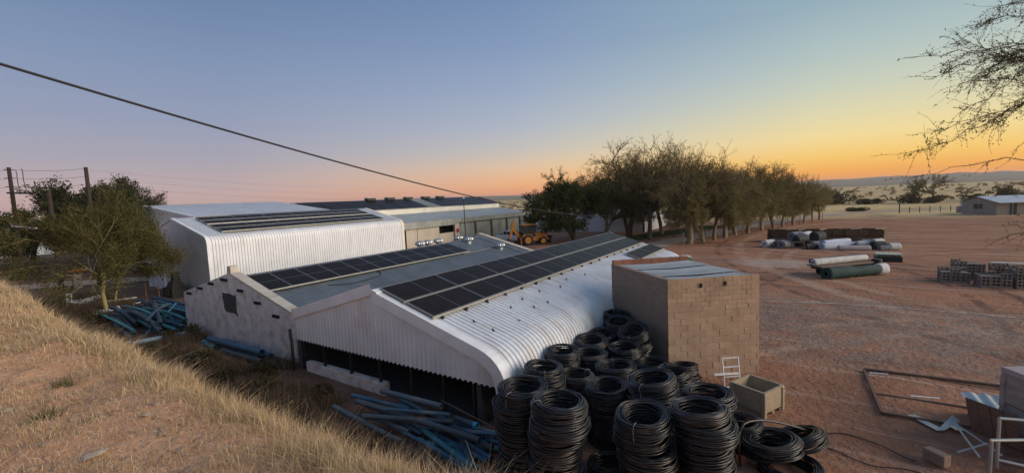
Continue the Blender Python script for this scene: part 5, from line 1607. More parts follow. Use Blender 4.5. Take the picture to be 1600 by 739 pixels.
# ================================================================== DIGGER AND PICKUP
def wheel(parent, x, y, z, r, w, rim='digger_yellow'):
    Mx = Matrix.Rotation(R(90), 3, 'X')
    wv = empty('wheel', (x, y, z)); wv.parent = parent
    MB().lathe([(r * .6, -w / 2), (r * .92, -w / 2), (r, -w * .3), (r, w * .3), (r * .92, w / 2), (r * .6, w / 2)], (0, 0, 0), 20, M=Mx).build('tyre', 'tyre', wv)
    s = -1 if y < 0 else 1
    MB().lathe([(r * .62, -w * .52), (r * .5, -w * .3), (r * .2, -w * .34), (r * .12, -w * .5)] if True else [], (0, 0, 0), 16, M=Mx).build('rim', rim, wv)
    MB().lathe([(r * .12, w * .5), (r * .2, w * .34), (r * .5, w * .3), (r * .62, w * .52)], (0, 0, 0), 16, M=Mx).build('rim', rim, wv)


dg = empty('backhoe_loader', (51.0, 30.4, gz(51)), R(-37), 'yellow backhoe loader with raised rear boom parked before the white store', 'digger')
for y in (-.85, .85): wheel(dg, -.85, y, .72, .72, .42); wheel(dg, 1.35, y * .95, .5, .5, .32)
recalc(MB().prism([(-1.5, .55), (2.1, .5), (2.15, 1.0), (2.0, 1.45), (.5, 1.6), (.4, 1.15), (-1.5, 1.15)], 'y', -.5, .5).build('chassis', 'digger_yellow', dg))
cb = recalc(MB().prism([(-1.35, 1.1), (.35, 1.1), (.45, 1.7), (.2, 2.68), (-1.3, 2.68), (-1.45, 1.8)], 'y', -.68, .68).build('cab', 'glass_dark', dg))
MB().box((-.55, 0, 2.74), (1.8, 1.45, .13)).build('roof', 'digger_yellow', cb)
for y in (-.69, .69):
    for a_, b_ in (((-1.3, y, 2.68), (-1.42, y, 1.5)), ((.2, y, 2.68), (.45, y, 1.6)), ((-.5, y, 2.68), (-.5, y, 1.2))): MB().bar(a_, b_, .07).build('pillar', 'dark_steel', cb)
    recalc(MB().prism([(-1.6, 1.2), (-1.3, 1.5), (-.4, 1.5), (-.1, 1.2), (-.3, 1.1), (-.5, 1.35), (-1.2, 1.35), (-1.4, 1.1)], 'y', y - .2, y + .2).build('fender', 'digger_yellow', dg))
    MB().bar((.3, y * .95, 1.6), (1.6, y * .95, 1.25), .12, .2).build('loader_arm', 'digger_yellow', dg); MB().bar((1.55, y * .95, 1.3), (2.5, y * .95, .45), .12, .18).build('loader_arm', 'digger_yellow', dg)
    MB().bar((-1.7, y * .9, 1.1), (-1.75, y * 1.2, .1), .14).build('stabiliser', 'digger_yellow', dg); MB().box((-1.75, y * 1.2, .06), (.4, .3, .08)).build('foot', 'dark_steel', dg)
recalc(MB().prism([(2.4, .15), (3.1, .12), (3.12, .17), (2.6, .35), (2.55, .9), (2.75, 1.05), (2.7, 1.1), (2.42, .95)], 'y', -1.1, 1.1).build('front_bucket', 'dark_steel', dg))
recalc(MB().prism([(-1.55, 1.0), (-1.85, 1.0), (-2.75, 2.2), (-2.55, 3.35), (-2.35, 3.35), (-2.35, 2.2), (-1.55, 1.35)], 'y', -.14, .14).build('boom', 'digger_yellow', dg))
recalc(MB().prism([(-2.65, 3.2), (-2.35, 3.15), (-2.75, 1.6), (-3.05, .9), (-3.25, 1.0), (-2.95, 1.8)], 'y', -.12, .12).build('dipper', 'digger_yellow', dg))
recalc(MB().prism([(-3.3, 1.0), (-2.95, .95), (-2.6, .55), (-2.65, .2), (-3.0, .15), (-3.35, .45)], 'y', -.3, .3).build('rear_bucket', 'dark_steel', dg))
MB().tube([(-1.8, 0, 1.7), (-2.5, 0, 2.5)], .06, 8).build('ram', 'aluminium', dg)

pk = empty('pickup_truck', (53.5, 35.3, gz(53.5)), R(-107), 'white double cab pickup parked left of the yellow digger', 'pickup')
for y in (-.75, .75): wheel(pk, -1.55, y, .37, .37, .25, 'aluminium'); wheel(pk, 1.6, y, .37, .37, .25, 'aluminium')
bd = recalc(MB().prism([(-2.6, .45), (2.5, .4), (2.6, .75), (2.45, 1.0), (1.35, 1.12), (-2.6, 1.12)], 'y', -.88, .88).build('body', 'car_white', pk)); bevel(bd, .06, 2)
cbn = recalc(MB().prism([(-.95, 1.1), (1.3, 1.1), (.65, 1.76), (-.75, 1.76)], 'y', -.78, .78).build('cab', 'car_white', pk)); bevel(cbn, .06, 2)
for y in (-.79, .79):
    recalc(MB().prism([(-.8, 1.17), (-.05, 1.17), (-.05, 1.66), (-.68, 1.66)], 'y', y - .012, y + .012).build('side_window', 'glass_dark', cbn)); recalc(MB().prism([(.05, 1.17), (1.05, 1.17), (.6, 1.66), (.05, 1.66)], 'y', y - .012, y + .012).build('side_window', 'glass_dark', cbn))
    MB().box((-2.6, y * .98, .92), (.05, .14, .3)).build('tail_light', 'red_lamp', pk); MB().box((2.52, y * .8, .85), (.06, .3, .16)).build('headlight', 'insulator', pk)
MB().box((-.87, 0, 1.42), (.03, 1.2, .4)).build('rear_window', 'glass_dark', cbn); MB().box((-1.75, 0, 1.13), (1.5, 1.5, .03)).build('load_bed', 'recess_shade_black', pk); MB().box((-2.66, 0, .52), (.12, 1.6, .16)).build('bumper', 'dark_steel', pk)  # black plate on the closed body, painted as the bed's shade
MB().add([(1.28, -.68, 1.14), (1.28, .68, 1.14), (.68, .66, 1.74), (.68, -.66, 1.74)], [(0, 1, 2, 3)]).build('windscreen', 'glass_dark', cbn, loc=(.02, 0, .02))

# ================================================================== YARD: CRATES, ROLLS, BLOCKS
def crate_mesh(mtl):
    mb = MB(); L_, H_ = 1.18, .7
    for i in range(5):
        z = .1 + i * .125
        for s in (-1, 1): mb.box((0, s * L_ / 2, z), (L_, .022, .112)); mb.box((s * L_ / 2, 0, z), (.022, L_ - .04, .112))
    for sx in (-1, 1):
        for sy in (-1, 1): mb.box((sx * (L_ / 2 - .05), sy * (L_ / 2 - .05), .34), (.07, .07, .68))
    mb.box((0, 0, .06), (L_ - .05, L_ - .05, .03))
    for s in (-.5, 0, .5): mb.box((0, s, .0), (L_, .1, .08))
    return mb.build('wooden_crate', mtl)
cr0 = crate_mesh('crate_wood'); first = True
rr_ = random.Random(9)
cdir = Vector((64.0 - 61.4, -7.6 - 2.4)).normalized(); cnrm = Vector((-cdir.y, cdir.x)); cnrm = cnrm if cnrm.x > 0 else -cnrm
ORDW = ['first', 'second', 'third', 'fourth', 'fifth', 'sixth', 'seventh', 'eighth', 'ninth']
for row in range(2):
    for i in range(9):
        for lv in range(2):
            p = Vector((61.4, 2.4)) + cdir * (i * 1.22) + cnrm * (row * 1.3 + rr_.uniform(-.06, .06))
            loc = (p.x, p.y, gz(p.x) + .04 + lv * .72)
            rot = (rr_.uniform(-.03, .03) * lv, rr_.uniform(-.05, .05) * lv, math.atan2(cdir.y, cdir.x) + rr_.uniform(-.07, .07))
            if first: o = cr0; o.location = loc; o.rotation_euler = rot; first = False
            else: o = inst(cr0, None, loc, rot)
            tag(o, '%s dark wooden crate from the left, %s layer of the %s row' % (ORDW[i], ('bottom', 'top')[lv], ('front', 'back')[row]), 'crate', 'dark wooden crates in a double row')
for k, (i, dx, ln, lab) in enumerate(((1.3, .3, 1.0, 'pale board lying on the left end of the dark crates'), (2.1, -.1, .7, 'short pale board on top of the dark crates, second from the left'), (3.9, .1, .8, 'pale board near the middle on top of the dark crates'), (6.6, .2, 1.0, 'pale board right of the middle on top of the dark crates'), (8.4, .1, .8, 'pale board at the right end on top of the dark crates'))):
    p = Vector((61.4, 2.4)) + cdir * (i * 1.22) + cnrm * dx
    o = MB().box((0, 0, 0), (ln, .35, .04)).build('board', 'new_wood', loc=(p.x, p.y, gz(p.x) + 1.50)); o.rotation_euler = (.1, -.12, math.atan2(cdir.y, cdir.x) + .4 * (k % 3 - 1))
    tag(o, lab, 'board', 'boards on the crates')
p = Vector((61.4, 2.4)) + cdir * (9 * 1.22 - .55) - cnrm * .62
o = MB().box((0, 0, 0), (.3, .04, 1.3)).build('board', 'new_wood', loc=(p.x, p.y, gz(p.x) + .68)); o.rotation_euler = (-.04, 0, math.atan2(cdir.y, cdir.x)); tag(o, 'upright pale board against the right end of the dark crates', 'board', 'boards on the crates')


def net_roll(a, b, r, m_, lab, core=None, sag=.05, grp='rolls of shade net'):
    """a lumpy roll of netting from a to b (centres), with a hollow core and wound end"""
    A, B = Vector(a), Vector(b)
    d = (B - A); L_ = d.length; d.normalize()
    s = d.cross(Vector((0, 0, 1))).normalized(); u = s.cross(d)
    mb = MB(); rs = random.Random(hash(lab) % 1000 if False else sum(map(ord, lab)))
    n, m2 = 20, 9
    ph = [rs.uniform(0, 6.28) for _ in range(4)]
    prof = [(0.0, .25), (0.0, .62), (-.03, .8), (0.0, .95)] + [(L_ * (.03 + .94 * i / (m2 - 1)), 1.0) for i in range(m2)] + [(L_, .95), (L_ + .03, .8), (L_, .62), (L_, .25)]
    mid_ = (A + B) / 2
    for (t, f) in prof:
        for j in range(n):
            a_ = 2 * math.pi * j / n
            rr = r * f * (1 + .05 * math.sin(2 * a_ + ph[0] + t) + .035 * math.sin(3 * a_ + ph[1] - 2 * t) + .02 * math.sin(5 * t + ph[2]))
            z = math.sin(a_) * rr
            if z < -r * .85: z = -r * .85
            p = A + d * t + s * math.cos(a_) * rr + u * z - mid_
            mb.v.append(tuple(p))
    for i in range(len(prof) - 1):
        for j in range(n): mb.f.append((i * n + j, i * n + (j + 1) % n, (i + 1) * n + (j + 1) % n, (i + 1) * n + j))
    o = mb.build('net_roll', m_, smooth=True, loc=mid_)
    if core:
        MB().hollow(A - d * .1 - mid_, B + d * .1 - mid_, r * .24, .2, 10).build('core', core, o)
    return tag(o, lab, 'roll', grp)


def zr_(x, r): return gz(x) + r * .85
ROLLS = [((54.8, 3.3), (56.2, 2.5), .42, 'net_white', 'leftmost pale net roll, lying by itself before the crates'), ((55.0, 2.2), (56.0, 1.4), .42, 'net_grey', 'grey net roll second from left on the ground before the crates'), ((53.8, 1.7), (55.2, .9), .45, 'net_grey', 'front grey net roll left of the small trestle'),
         ((57.2, .9), (58.8, -.0), .50, 'net_grey', 'raised grey net roll leaning on the crates'), ((57.0, -.1), (58.6, -.9), .50, 'net_white', 'whitest raised net roll leaning on the crates'), ((56.6, -1.2), (58.0, -1.9), .52, 'net_black', 'dark net roll right of the whitest raised roll'),
         ((54.6, .4), (56.0, -.5), .4, 'net_black', 'black net roll on the ground below the whitest raised roll'), ((55.0, -1.0), (56.6, -2.0), .38, 'net_grey', 'small grey net roll at the end of the left heap'),
         ((53.7, -1.8), (56.9, -5.0), .36, 'net_blue', 'long pale blue net roll slanting across the middle'), ((54.4, -1.9), (57.6, -4.2), .33, 'net_blue', 'second long pale blue net roll behind the first'), ((53.3, -3.1), (54.0, -5.6), .27, 'net_pink', 'pinkish net roll on the ground before the pale blue ones'),
         ((55.9, -4.7), (56.3, -5.9), .40, 'net_white', 'short white net roll right of the pale blue ones'), ((55.3, -5.9), (55.9, -6.9), .42, 'net_black', 'black net roll with white cap at the right heap'), ((55.9, -6.0), (56.5, -6.8), .38, 'net_white', 'white net roll behind the right black roll'), ((54.9, -7.1), (55.3, -7.9), .37, 'net_white', 'rightmost white net roll on the ground')]
ROLLS += [((53.6, -.4), (54.6, -1.3), .30, 'net_black', 'small black net roll in front of the small grey one'), ((56.9, -2.6), (58.6, -3.6), .40, 'net_black', 'black net roll between the left heap and the pale blue ones'), ((57.6, -5.2), (58.4, -6.6), .42, 'net_grey', 'grey net roll close against the crates at the right'),
          ((54.2, -6.3), (54.6, -7.1), .26, 'net_grey', 'small grey net roll in front of the right heap'), ((57.0, 2.6), (58.2, 1.6), .40, 'net_black', 'black net roll at the left end close to the crates')]
for (a_, b_, r, m_, lab) in ROLLS:
    up = .62 if 'raised' in lab or 'right of the whitest' in lab else (.30 if 'behind' in lab else 0)
    net_roll((a_[0], a_[1], zr_(a_[0], r) + up), (b_[0], b_[1], zr_(b_[0], r) + up), r, m_, lab)
# supports under the raised rolls
for (a_, b_, lab) in (((56.4, 1.2), (58.9, .1), 'dark flattened net roll under the raised grey roll'), ((56.2, .2), (58.7, -.8), 'dark flattened net roll under the whitest raised roll'), ((56.0, -.9), (58.1, -1.8), 'dark flattened net roll under the raised dark roll')):
    net_roll((a_[0], a_[1], zr_(a_[0], .36)), (b_[0], b_[1], zr_(b_[0], .36)), .36, 'net_black', lab)
ts = empty('trestle', (53.2, .2, gz(53)), R(20), 'small rusty trestle before the heap of net rolls', 'trestle')
MB().bar((0, -.6, .75), (0, .6, .75), .08).build('top_bar', 'rust_steel', ts)
for s in (-.5, .5):
    for t in (-.3, .3): MB().bar((0, s, .75), (t, s * 1.1, 0), .05).build('leg', 'rust_steel', ts)
# long white roll on a flat trailer, with the green bundle before it
tr = empty('flat_trailer', (36.0, -2.7, gz(36)), 0, 'low flat trailer under the long white roll', 'trailer')
tdir = Vector((37.1 - 33.9, -4.13 + 1.22)); tl = tdir.length; ta = math.atan2(tdir.y, tdir.x); tr.rotation_euler = (0, 0, ta)
tr.location = (35.9, -2.3, gz(35.9))
MB().box((0, 0.1, .72), (4.3, 1.1, .08)).build('deck', 'old_board', tr); MB().box((0, 0.1, .6), (4.1, .7, .14)).build('chassis', 'dark_steel', tr)
for x in (-1.0, 1.7):
    for y in (-.45, .65): wheel(tr, x, y, .32, .32, .2, 'rust_steel')
def on_tr(x, y, z): c, s = math.cos(ta), math.sin(ta); return (35.9 + x * c - y * s, -2.3 + x * s + y * c, gz(35.9) + z)
net_roll(on_tr(-2.2, .15, .97), on_tr(2.2, .15, .97), .22, 'net_white', 'long straight white roll lying on the flat trailer', 'post_wood')
net_roll(on_tr(-2.5, -1.0, .42), on_tr(-.5, -1.0, .42), .40, 'net_green', 'dark green wrapped bundle left part, before the flat trailer')
net_roll(on_tr(-.45, -1.0, .38), on_tr(1.7, -.9, .34), .34, 'net_green', 'dark green wrapped bundle right part, before the flat trailer')
net_roll(on_tr(1.75, -.95, .38), on_tr(2.5, -.9, .34), .35, 'net_white', 'pale wrapped end of the green bundle before the flat trailer')
net_roll(on_tr(-1.9, .55, .95), on_tr(2.1, .6, .95), .19, 'net_black', 'black roll beside the long white roll on the flat trailer')
net_roll(on_tr(2.6, .6, .3), on_tr(3.4, .2, .3), .3, 'net_black', 'short black roll on the ground behind the right trailer end')
bar_ = empty('oil_drum', on_tr(2.75, -.2, 0.0), 0, 'dark round drum at the right end of the flat trailer', 'drum')
MB().lathe([(.27, 0), (.29, .02), (.29, .28), (.3, .3), (.29, .32), (.29, .58), (.3, .6), (.29, .62), (.29, .86), (.27, .88)], n=18).build('barrel', 'dark_steel', bar_)
# roof sheets stacked
rf = empty('roofing_stack', (45.0, -5.8, gz(45)), 0, 'stack of pale yellow corrugated roofing sheets behind the flat trailer', 'roofing sheets')
MB().box((0, 0, .2), (1.0, 1.6, .4)).build('bearer', 'dark_steel', rf)
for k in range(6):
    mb = MB()
    ribbed(mb, [(-.75 + .03 * k, .42 + k * .035), (.75 + .03 * k, .42 + k * .035)], -.8, .8, .2, .05, axis='y', shape=WAVE)
    mb.build('sheet', 'yellow_sheet', rf, smooth=True)

# concrete hollow blocks on pallets
def hollow_block():
    mb = MB()
    mb.box((0, -.072, 0), (.39, .046, .19)); mb.box((0, .072, 0), (.39, .046, .19))
    for x in (-.168, 0, .168): mb.box((x, 0, 0), (.054, .10, .188))
    return mb.build('block', 'cement')
hb = hollow_block(); hb_first = True
BST = [((35.1, -7.45), 3, 4, 3, 4, 'low stack of grey concrete blocks at the left of the pallets'), ((36.6, -8.35), 3, 5, 3, 6, 'tallest stack of grey concrete blocks behind the left one'), ((34.0, -8.75), 3, 4, 3, 4, 'front middle stack of grey concrete blocks'), ((34.2, -10.1), 3, 5, 3, 6, 'stack of grey concrete blocks at the right edge'), ((36.4, -9.9), 3, 4, 3, 5, 'rear stack of grey concrete blocks under a pale plank')]
rb2 = random.Random(12)
for (c, nx, _, ny, nz, lab) in BST:
    root = empty('block_stack', (c[0], c[1], gz(c[0]) + .02), rb2.uniform(-.15, .15), lab, 'concrete blocks', 'stacks of concrete blocks')
    MB().box((0, 0, .05), (1.2, 1.2, .1)).build('pallet', 'post_wood', root)
    # blocks lie on their sides so the hollows face out along the lit sides
    for k in range(nz):
        for i in range(nx):
            for j in range(2):
                if k == nz - 1 and rb2.random() < .35: continue
                y = (-.5 if j == 0 else .3) + .1
                ob = inst(hb, root, (-.4 + i * .4 + rb2.uniform(-.01, .01), y + rb2.uniform(-.02, .02), .2 + k * .172), (R(90), 0, rb2.uniform(-.04, .04)))
                if j == 0:
                    ob.location = (-.46 + rb2.uniform(-.02, .02), -.4 + i * .4, .2 + k * .172); ob.rotation_euler = (R(90), 0, R(90) + rb2.uniform(-.04, .04))
                else:
                    ob.location = (.35 + rb2.uniform(-.02, .02), -.4 + i * .4, .2 + k * .172); ob.rotation_euler = (R(90), 0, R(90) + rb2.uniform(-.04, .04))
    MB().box((-.05, 0, .1 + (nz - 1) * .086), (.5, 1.1, (nz - 1) * .17)).build('inner_blocks', 'cement', root)
bpy.data.objects.remove(hb)
o = MB().box((0, 0, 0), (.25, 1.6, .05)).build('plank', 'white_plastic', loc=(36.0, -10.0, gz(36) + 1.12)); tag(o, 'pale plank lying across the rear block stack', 'plank')

# ================================================================== BIN, RACK, FRAME AND SCRAP BY THE STOREROOM
def fruit_bin(loc, rz, m_, lab, L_=.84, W_=.80, H_=.62, grp='fruit bins'):
    r = empty('fruit_bin', loc, rz, lab, 'bin', grp)
    t = .035
    for s in (-1, 1):
        bevel(MB().box((s * (L_ / 2 - t / 2), 0, H_ / 2 + .06), (t, W_, H_ - .10)).build('side_panel', m_, r), .008, 1)
        bevel(MB().box((0, s * (W_ / 2 - t / 2), H_ / 2 + .06), (L_ - 2 * t - .002, t, H_ - .10)).build('side_panel', m_, r), .008, 1)
        for q in (-1, 1): bevel(MB().box((s * (L_ / 2 - .02), q * (W_ / 2 - .02), H_ / 2), (.10, .10, H_)).build('corner_post', m_, r), .012, 1)
    MB().box((0, 0, .1), (L_ - .08, W_ - .08, .03)).build('floor', m_, r)
    rim = MB()
    for s in (-1, 1): rim.box((s * (L_ / 2 - .012), 0, H_ + .012), (.06, W_ + .02, .03)); rim.box((0, s * (W_ / 2 - .012), H_ + .0125), (L_ - .1, .06, .028))
    rim.build('rim', m_, r)
    for s in (-1, 0, 1): MB().box((0, s * (W_ / 2 - .08), .04), (L_ - .02, .1, .08)).build('skid', m_, r)
    for k in range(3):
        z = .2 + k * .14
        for s in (-1, 1): MB().box((s * (L_ / 2 + .004), 0, z), (.012, W_ - .2, .02)).build('rib', m_, r); MB().box((0, s * (W_ / 2 + .004), z), (L_ - .2, .012, .02)).build('rib', m_, r)
    return r
bz = math.atan2(.139, .067)
e1 = Vector((.067, .139)).normalized(); e2 = Vector((.106, -.104)).normalized()
bc = Vector((11.92, .79)) + e1 * .43 + e2 * .42
fruit_bin((bc.x, bc.y, 0), math.atan2(e1.y, e1.x), 'bin_plastic', 'empty tan fruit bin standing beside the block storeroom', .86, .83)
rk = empty('ladder_rack', (13.72, 1.72, -0.32), math.atan2(u1.y, u1.x), 'white metal ladder-like frame leaning on the storeroom wall behind the tan bin', 'rack')
for x in (-.24, .24): MB().bar((x, -.28, .1), (x, -.12, 1.12), .03).build('rail', 'white_trim', rk)
for z in (.3, .58, .85, 1.1): MB().bar((-.24, -.28 + .16 * (z - .1), z), (.24, -.28 + .16 * (z - .1), z), .03).build('rung', 'white_trim', rk)
MB().bar((-.6, -.3, .72), (.2, -.2, .66), .045).build('handle', 'white_trim', rk)

fr = empty('steel_frame', (14.8, -2.5, 0), 0, 'large rusty steel frame lying flat on the red soil', 'frame')
def fb(a, b, w, m_='rust_steel', nm='bar'): return MB().bar(Vector(a) - Vector((14.8, -2.5, 0)), Vector(b) - Vector((14.8, -2.5, 0)), w, w).build(nm, m_, fr)
fb((16.36, -1.64, .05), (13.38, -1.71, .05), .06); fb((16.36, -1.64, .07), (16.6, -5.6, .07), .08); fb((13.38, -1.71, .05), (13.5, -3.6, .05), .055); fb((14.65, -1.75, .04), (14.7, -3.9, .04), .04, 'post_wood'); fb((16.2, -1.75, .04), (16.3, -2.2, .04), .03, 'white_trim')
o = MB()
for k, (x, y) in enumerate(((13.55, -2.2), (12.95, -2.6), (13.05, -2.75), (13.65, -2.35))): o.v.append((x, y, .05))
o.v += [(12.95, -2.6, .05), (13.05, -2.75, .05), (13.72, -3.0, .16), (13.62, -3.12, .1)]
o.f = [(0, 1, 2, 3), (4, 5, 7, 6)]
ob = o.build('bent_sheet', 'galv'); tag(ob, 'bent strip of shiny tin lying inside the steel frame', 'sheet')
ob = MB().box((0, 0, 0), (.5, .22, .012)).build('tin_sheet', 'yellow_sheet', loc=(13.35, -2.95, .06)); ob.rotation_euler = (.05, .1, .35); tag(ob, 'short pale greenish tin piece beside the bent tin strip', 'sheet')
ob = MB().box((0, 0, 0), (.6, .05, .015)).build('tin_sheet', 'white_trim', loc=(14.95, -2.75, .03)); ob.rotation_euler = (0, 0, -1.35); tag(ob, 'thin white strip on the soil within the steel frame', 'strip')
ob = bevel(MB().box((0, 0, .13), (.38, .2, .24)).build('cement_block', 'rendered_block', loc=(11.5, -2.32, 0)), .015, 1); ob.rotation_euler = (0, 0, .8); tag(ob, 'single pinkish cement block at the bottom right on the soil', 'block')
fruit_bin((13.0, -4.42, 0), .5, 'grey_bin', 'lower weathered bin of the pair at the right bottom corner', 1.2, 1.1, .70)
fruit_bin((13.0, -4.42, .73), .5, 'grey_bin', 'upper weathered bin of the pair at the right bottom corner', 1.2, 1.1, .70)
lid = MB().box((0, 0, 0), (1.24, 1.14, .12)).build('bin_lid', 'net_pink', loc=(13.0, -4.42, 1.53)); lid.rotation_euler = (0, 0, .5); tag(lid, 'pale lid sheet on the upper weathered bin', 'lid')
tf = empty('tube_frame', (11.6, -3.3, 0), 0, 'grey tubular metal trestle frame in front of the weathered bins', 'trestle')
def tb_(a, b, r=.028, m_='galv'): return MB().tube([Vector(a) - Vector((11.6, -3.3, 0)), Vector(b) - Vector((11.6, -3.3, 0))], r, 8).build('bar', m_, tf)
tb_((11.25, -3.0, 0), (11.25, -3.0, .78)); tb_((11.25, -2.98, .78), (11.75, -3.9, .80)); tb_((11.85, -3.25, 0), (11.85, -3.25, 1.0)); tb_((11.85, -3.25, 1.0), (12.1, -4.1, 1.0)); tb_((11.75, -3.9, 0), (11.75, -3.9, .8)); tb_((11.85, -3.25, .16), (11.9, -3.9, .12))
lr = empty('folded_trestle', (12.3, -3.0, 0), 0, 'thin folded pale rods leaning left of the weathered bins', 'rods')
for a_, b_ in (((12.75, -2.85, .35), (11.6, -2.95, .25)), ((12.75, -2.85, .36), (12.0, -3.35, .2)), ((12.1, -2.75, .03), (12.2, -3.2, .3))):
    MB().tube([Vector(a_) - Vector((12.3, -3.0, 0)), Vector(b_) - Vector((12.3, -3.0, 0))], .02, 6).build('rod', 'galv', lr)
bd_ = empty('leaning_boards', (13.1, -3.55, 0), .9, 'old brown board panel with frame leaning beside the weathered bins', 'panel')
for k in range(4): bevel(MB().box((-.33 + k * .22, 0, .42), (.21, .03, .8)).build('plank', 'old_board', bd_), .006, 1)
MB().box((0, -.03, .12), (.9, .03, .08)).build('batten', 'post_wood', bd_); MB().box((0, -.03, .72), (.9, .03, .08)).build('batten', 'post_wood', bd_); bd_.rotation_euler = (-.25, 0, .75)
cs = empty('corrugated_offcut', (13.9, -3.85, .45), 0, 'offcut of bluish corrugated roofing propped behind the weathered bins', 'roofing sheet')
mb = MB(); ribbed(mb, [(-.35, 0), (.35, .12)], -.6, .6, .2, .05, axis='y', shape=WAVE)
ob = mb.build('sheet', 'galv', cs, smooth=True); ob.rotation_euler = (0, 0, .1)
bk_ = MB().box((0, 0, 0), (.9, .8, .42)).build('support_box', 'old_board', loc=(13.9, -3.85, .2)); tag(bk_, 'old wooden box under the corrugated offcut', 'box')
gp = empty('green_crate', (28.2, 5.7, 0), .5, 'small green plastic crate standing at the far end of the near shed', 'crate')
MB().box((0, 0, .4), (.6, .4, .7)).build('body', 'green_plastic', gp); MB().box((0, 0, .78), (.64, .44, .06)).build('rim', 'white_plastic', gp)
gp.location = (28.6, 5.9, 0.75)
gq = MB().box((0, 0, 0), (.9, .8, 1.2)).build('plinth', 'cement', loc=(28.6, 5.9, .1)); tag(gq, 'low concrete plinth at the far end of the near shed', 'plinth')

# fence at the far edge of the yard
fe = empty('wire_fence', (124, -18.2, gz(124)), 0, 'wire fence with dark posts at the far edge of the yard', 'fence')
fa, fbb = Vector((123.5, -17.5)), Vector((128.5, -28.0))
for k in range(7):
    p = fa.lerp(fbb, k / 6) - Vector((124, -18.2)); hh = 2.0 if k == 0 else 1.25
    MB().tube([(p.x, p.y, -.1), (p.x, p.y, hh)], .10 if k == 0 else .07, 6).build('post', 'pole_wood', fe)
for z in (.4, .8, 1.15):
    MB().tube([(fa.x - 124, fa.y + 18.2, z), (fbb.x - 124, fbb.y + 18.2, z)], .012, 4).build('wire_strand', 'wire', fe)
f2 = empty('wire_fence', (57, 11, gz(57)), 0, 'thin wire fence strung along the avenue of thorn trees', 'fence')
for k in range(10):
    q = (56.0 + k * 5.2, 11.9 - k * 1.6 - .012 * k * k)
    MB().tube([(q[0] - 57, q[1] - 11, gz(q[0]) - gz(57) - .1), (q[0] - 57, q[1] - 11, gz(q[0]) - gz(57) + 1.5)], .06, 6).build('post', 'post_wood', f2)

# ================================================================== STONES, GRASS
rs = np.random.RandomState(31)
ico = MB()
def rock_mesh(seed):
    r = random.Random(seed); mb = MB()
    mb.lathe([(.25, -.3), (.5, -.12), (.52, .08), (.33, .26), (.1, .32)], n=7)
    mb.v = [(x * r.uniform(.75, 1.25), y * r.uniform(.75, 1.25), z * r.uniform(.8, 1.2)) for x, y, z in mb.v]
    return mb
stones = MB()
for k in range(1500):
    y = 1.0 + 13 * rs.rand() ** 1.5; x = rs.uniform(-.4, 2.2)
    s = .012 + .045 * rs.rand() ** 3
    if .2 < x < 1.6 and 3 < y < 9: s *= 1.3
    z = float(bank_z(np.array(x), np.array(y))); mb = rock_mesh(k % 17)
    a_ = rs.uniform(0, 6.28); c_, s_ = math.cos(a_), math.sin(a_)
    stones.add([(x + (vx * c_ - vy * s_) * s * 1.4, y + (vx * s_ + vy * c_) * s * 1.4, z + vz * s + .1 * s) for vx, vy, vz in mb.v], mb.f)
o = stones.build('pebbles', 'stone'); tag(o, 'scattered reddish pebbles over the bank', 'pebbles', kind='stuff')
for (x, y, s, lab) in ((1.02, 5.1, .13, 'largest flat pale stone on the red soil of the bank'), (.85, 7.4, .09, 'pale stone high on the bare part of the bank'), (1.55, 5.6, .07, 'small pale stone near the grassy crest')):
    mb = rock_mesh(int(x * 50)); ob = mb.build('rock', 'pale_stone'); z = float(bank_z(np.array(x), np.array(y))); ob.location = (x, y, z + .02); ob.scale = (s * 1.5, s * 1.1, s * .5); ob.rotation_euler = (.1, .1, x * 9); tag(ob, lab, 'stone', 'pale stones on the bank')
st2 = MB()
for k in range(900):
    x = 10.5 + 16 * rs.rand() ** 1.3; y = rs.uniform(-8, 1.0) if rs.rand() < .9 else rs.uniform(1, 3)
    if x < 15.5 and y > .6: continue
    s = .015 + .05 * rs.rand() ** 4; mb = rock_mesh(k % 17); a_ = rs.uniform(0, 6.28); c_, s_ = math.cos(a_), math.sin(a_)
    z = float(ground_z(np.array(x), np.array(y)))
    st2.add([(x + (vx * c_ - vy * s_) * s * 1.4, y + (vx * s_ + vy * c_) * s * 1.4, z + vz * s + .1 * s) for vx, vy, vz in mb.v], mb.f)
o = st2.build('gravel', 'stone'); tag(o, 'loose gravel stones strewn on the red yard', 'gravel', kind='stuff')


def blades(base, height, width, lean, cols, rs, name, material='grass_blade', tipcol=1.15):
    n = len(base)
    a = rs.uniform(0, 2 * math.pi, n)
    side = np.stack([np.cos(a), np.sin(a), np.zeros(n)], 1)
    ld = rs.normal(0, 1, (n, 2)); ld = np.concatenate([ld, np.zeros((n, 1))], 1) * lean[:, None]
    h = height[:, None]
    up = np.array([0, 0, 1.0])
    m_ = base + up * h * .55 + ld * h * .35
    t_ = base + up * h * np.sqrt(np.clip(1 - (lean[:, None] * .5) ** 2, .3, 1)) + ld * h
    w = width[:, None]
    V = np.stack([base - side * w / 2, base + side * w / 2, m_ + side * w * .4, m_ - side * w * .4, t_ + side * w * .08, t_ - side * w * .08], 1).reshape(-1, 3)
    k = np.arange(n) * 6
    F = np.concatenate([np.stack([k, k + 1, k + 2, k + 3], 1), np.stack([k + 3, k + 2, k + 4, k + 5], 1)])
    c = np.repeat(cols, 6, axis=0)
    c[4::6] *= tipcol; c[5::6] *= tipcol
    return np_mesh(name, V, F, material, np.clip(c, 0, .9))


def palette(rs, n, cs, w):
    i = rs.choice(len(cs), n, p=w)
    return np.array(cs)[i] * rs.uniform(.75, 1.25, (n, 1))


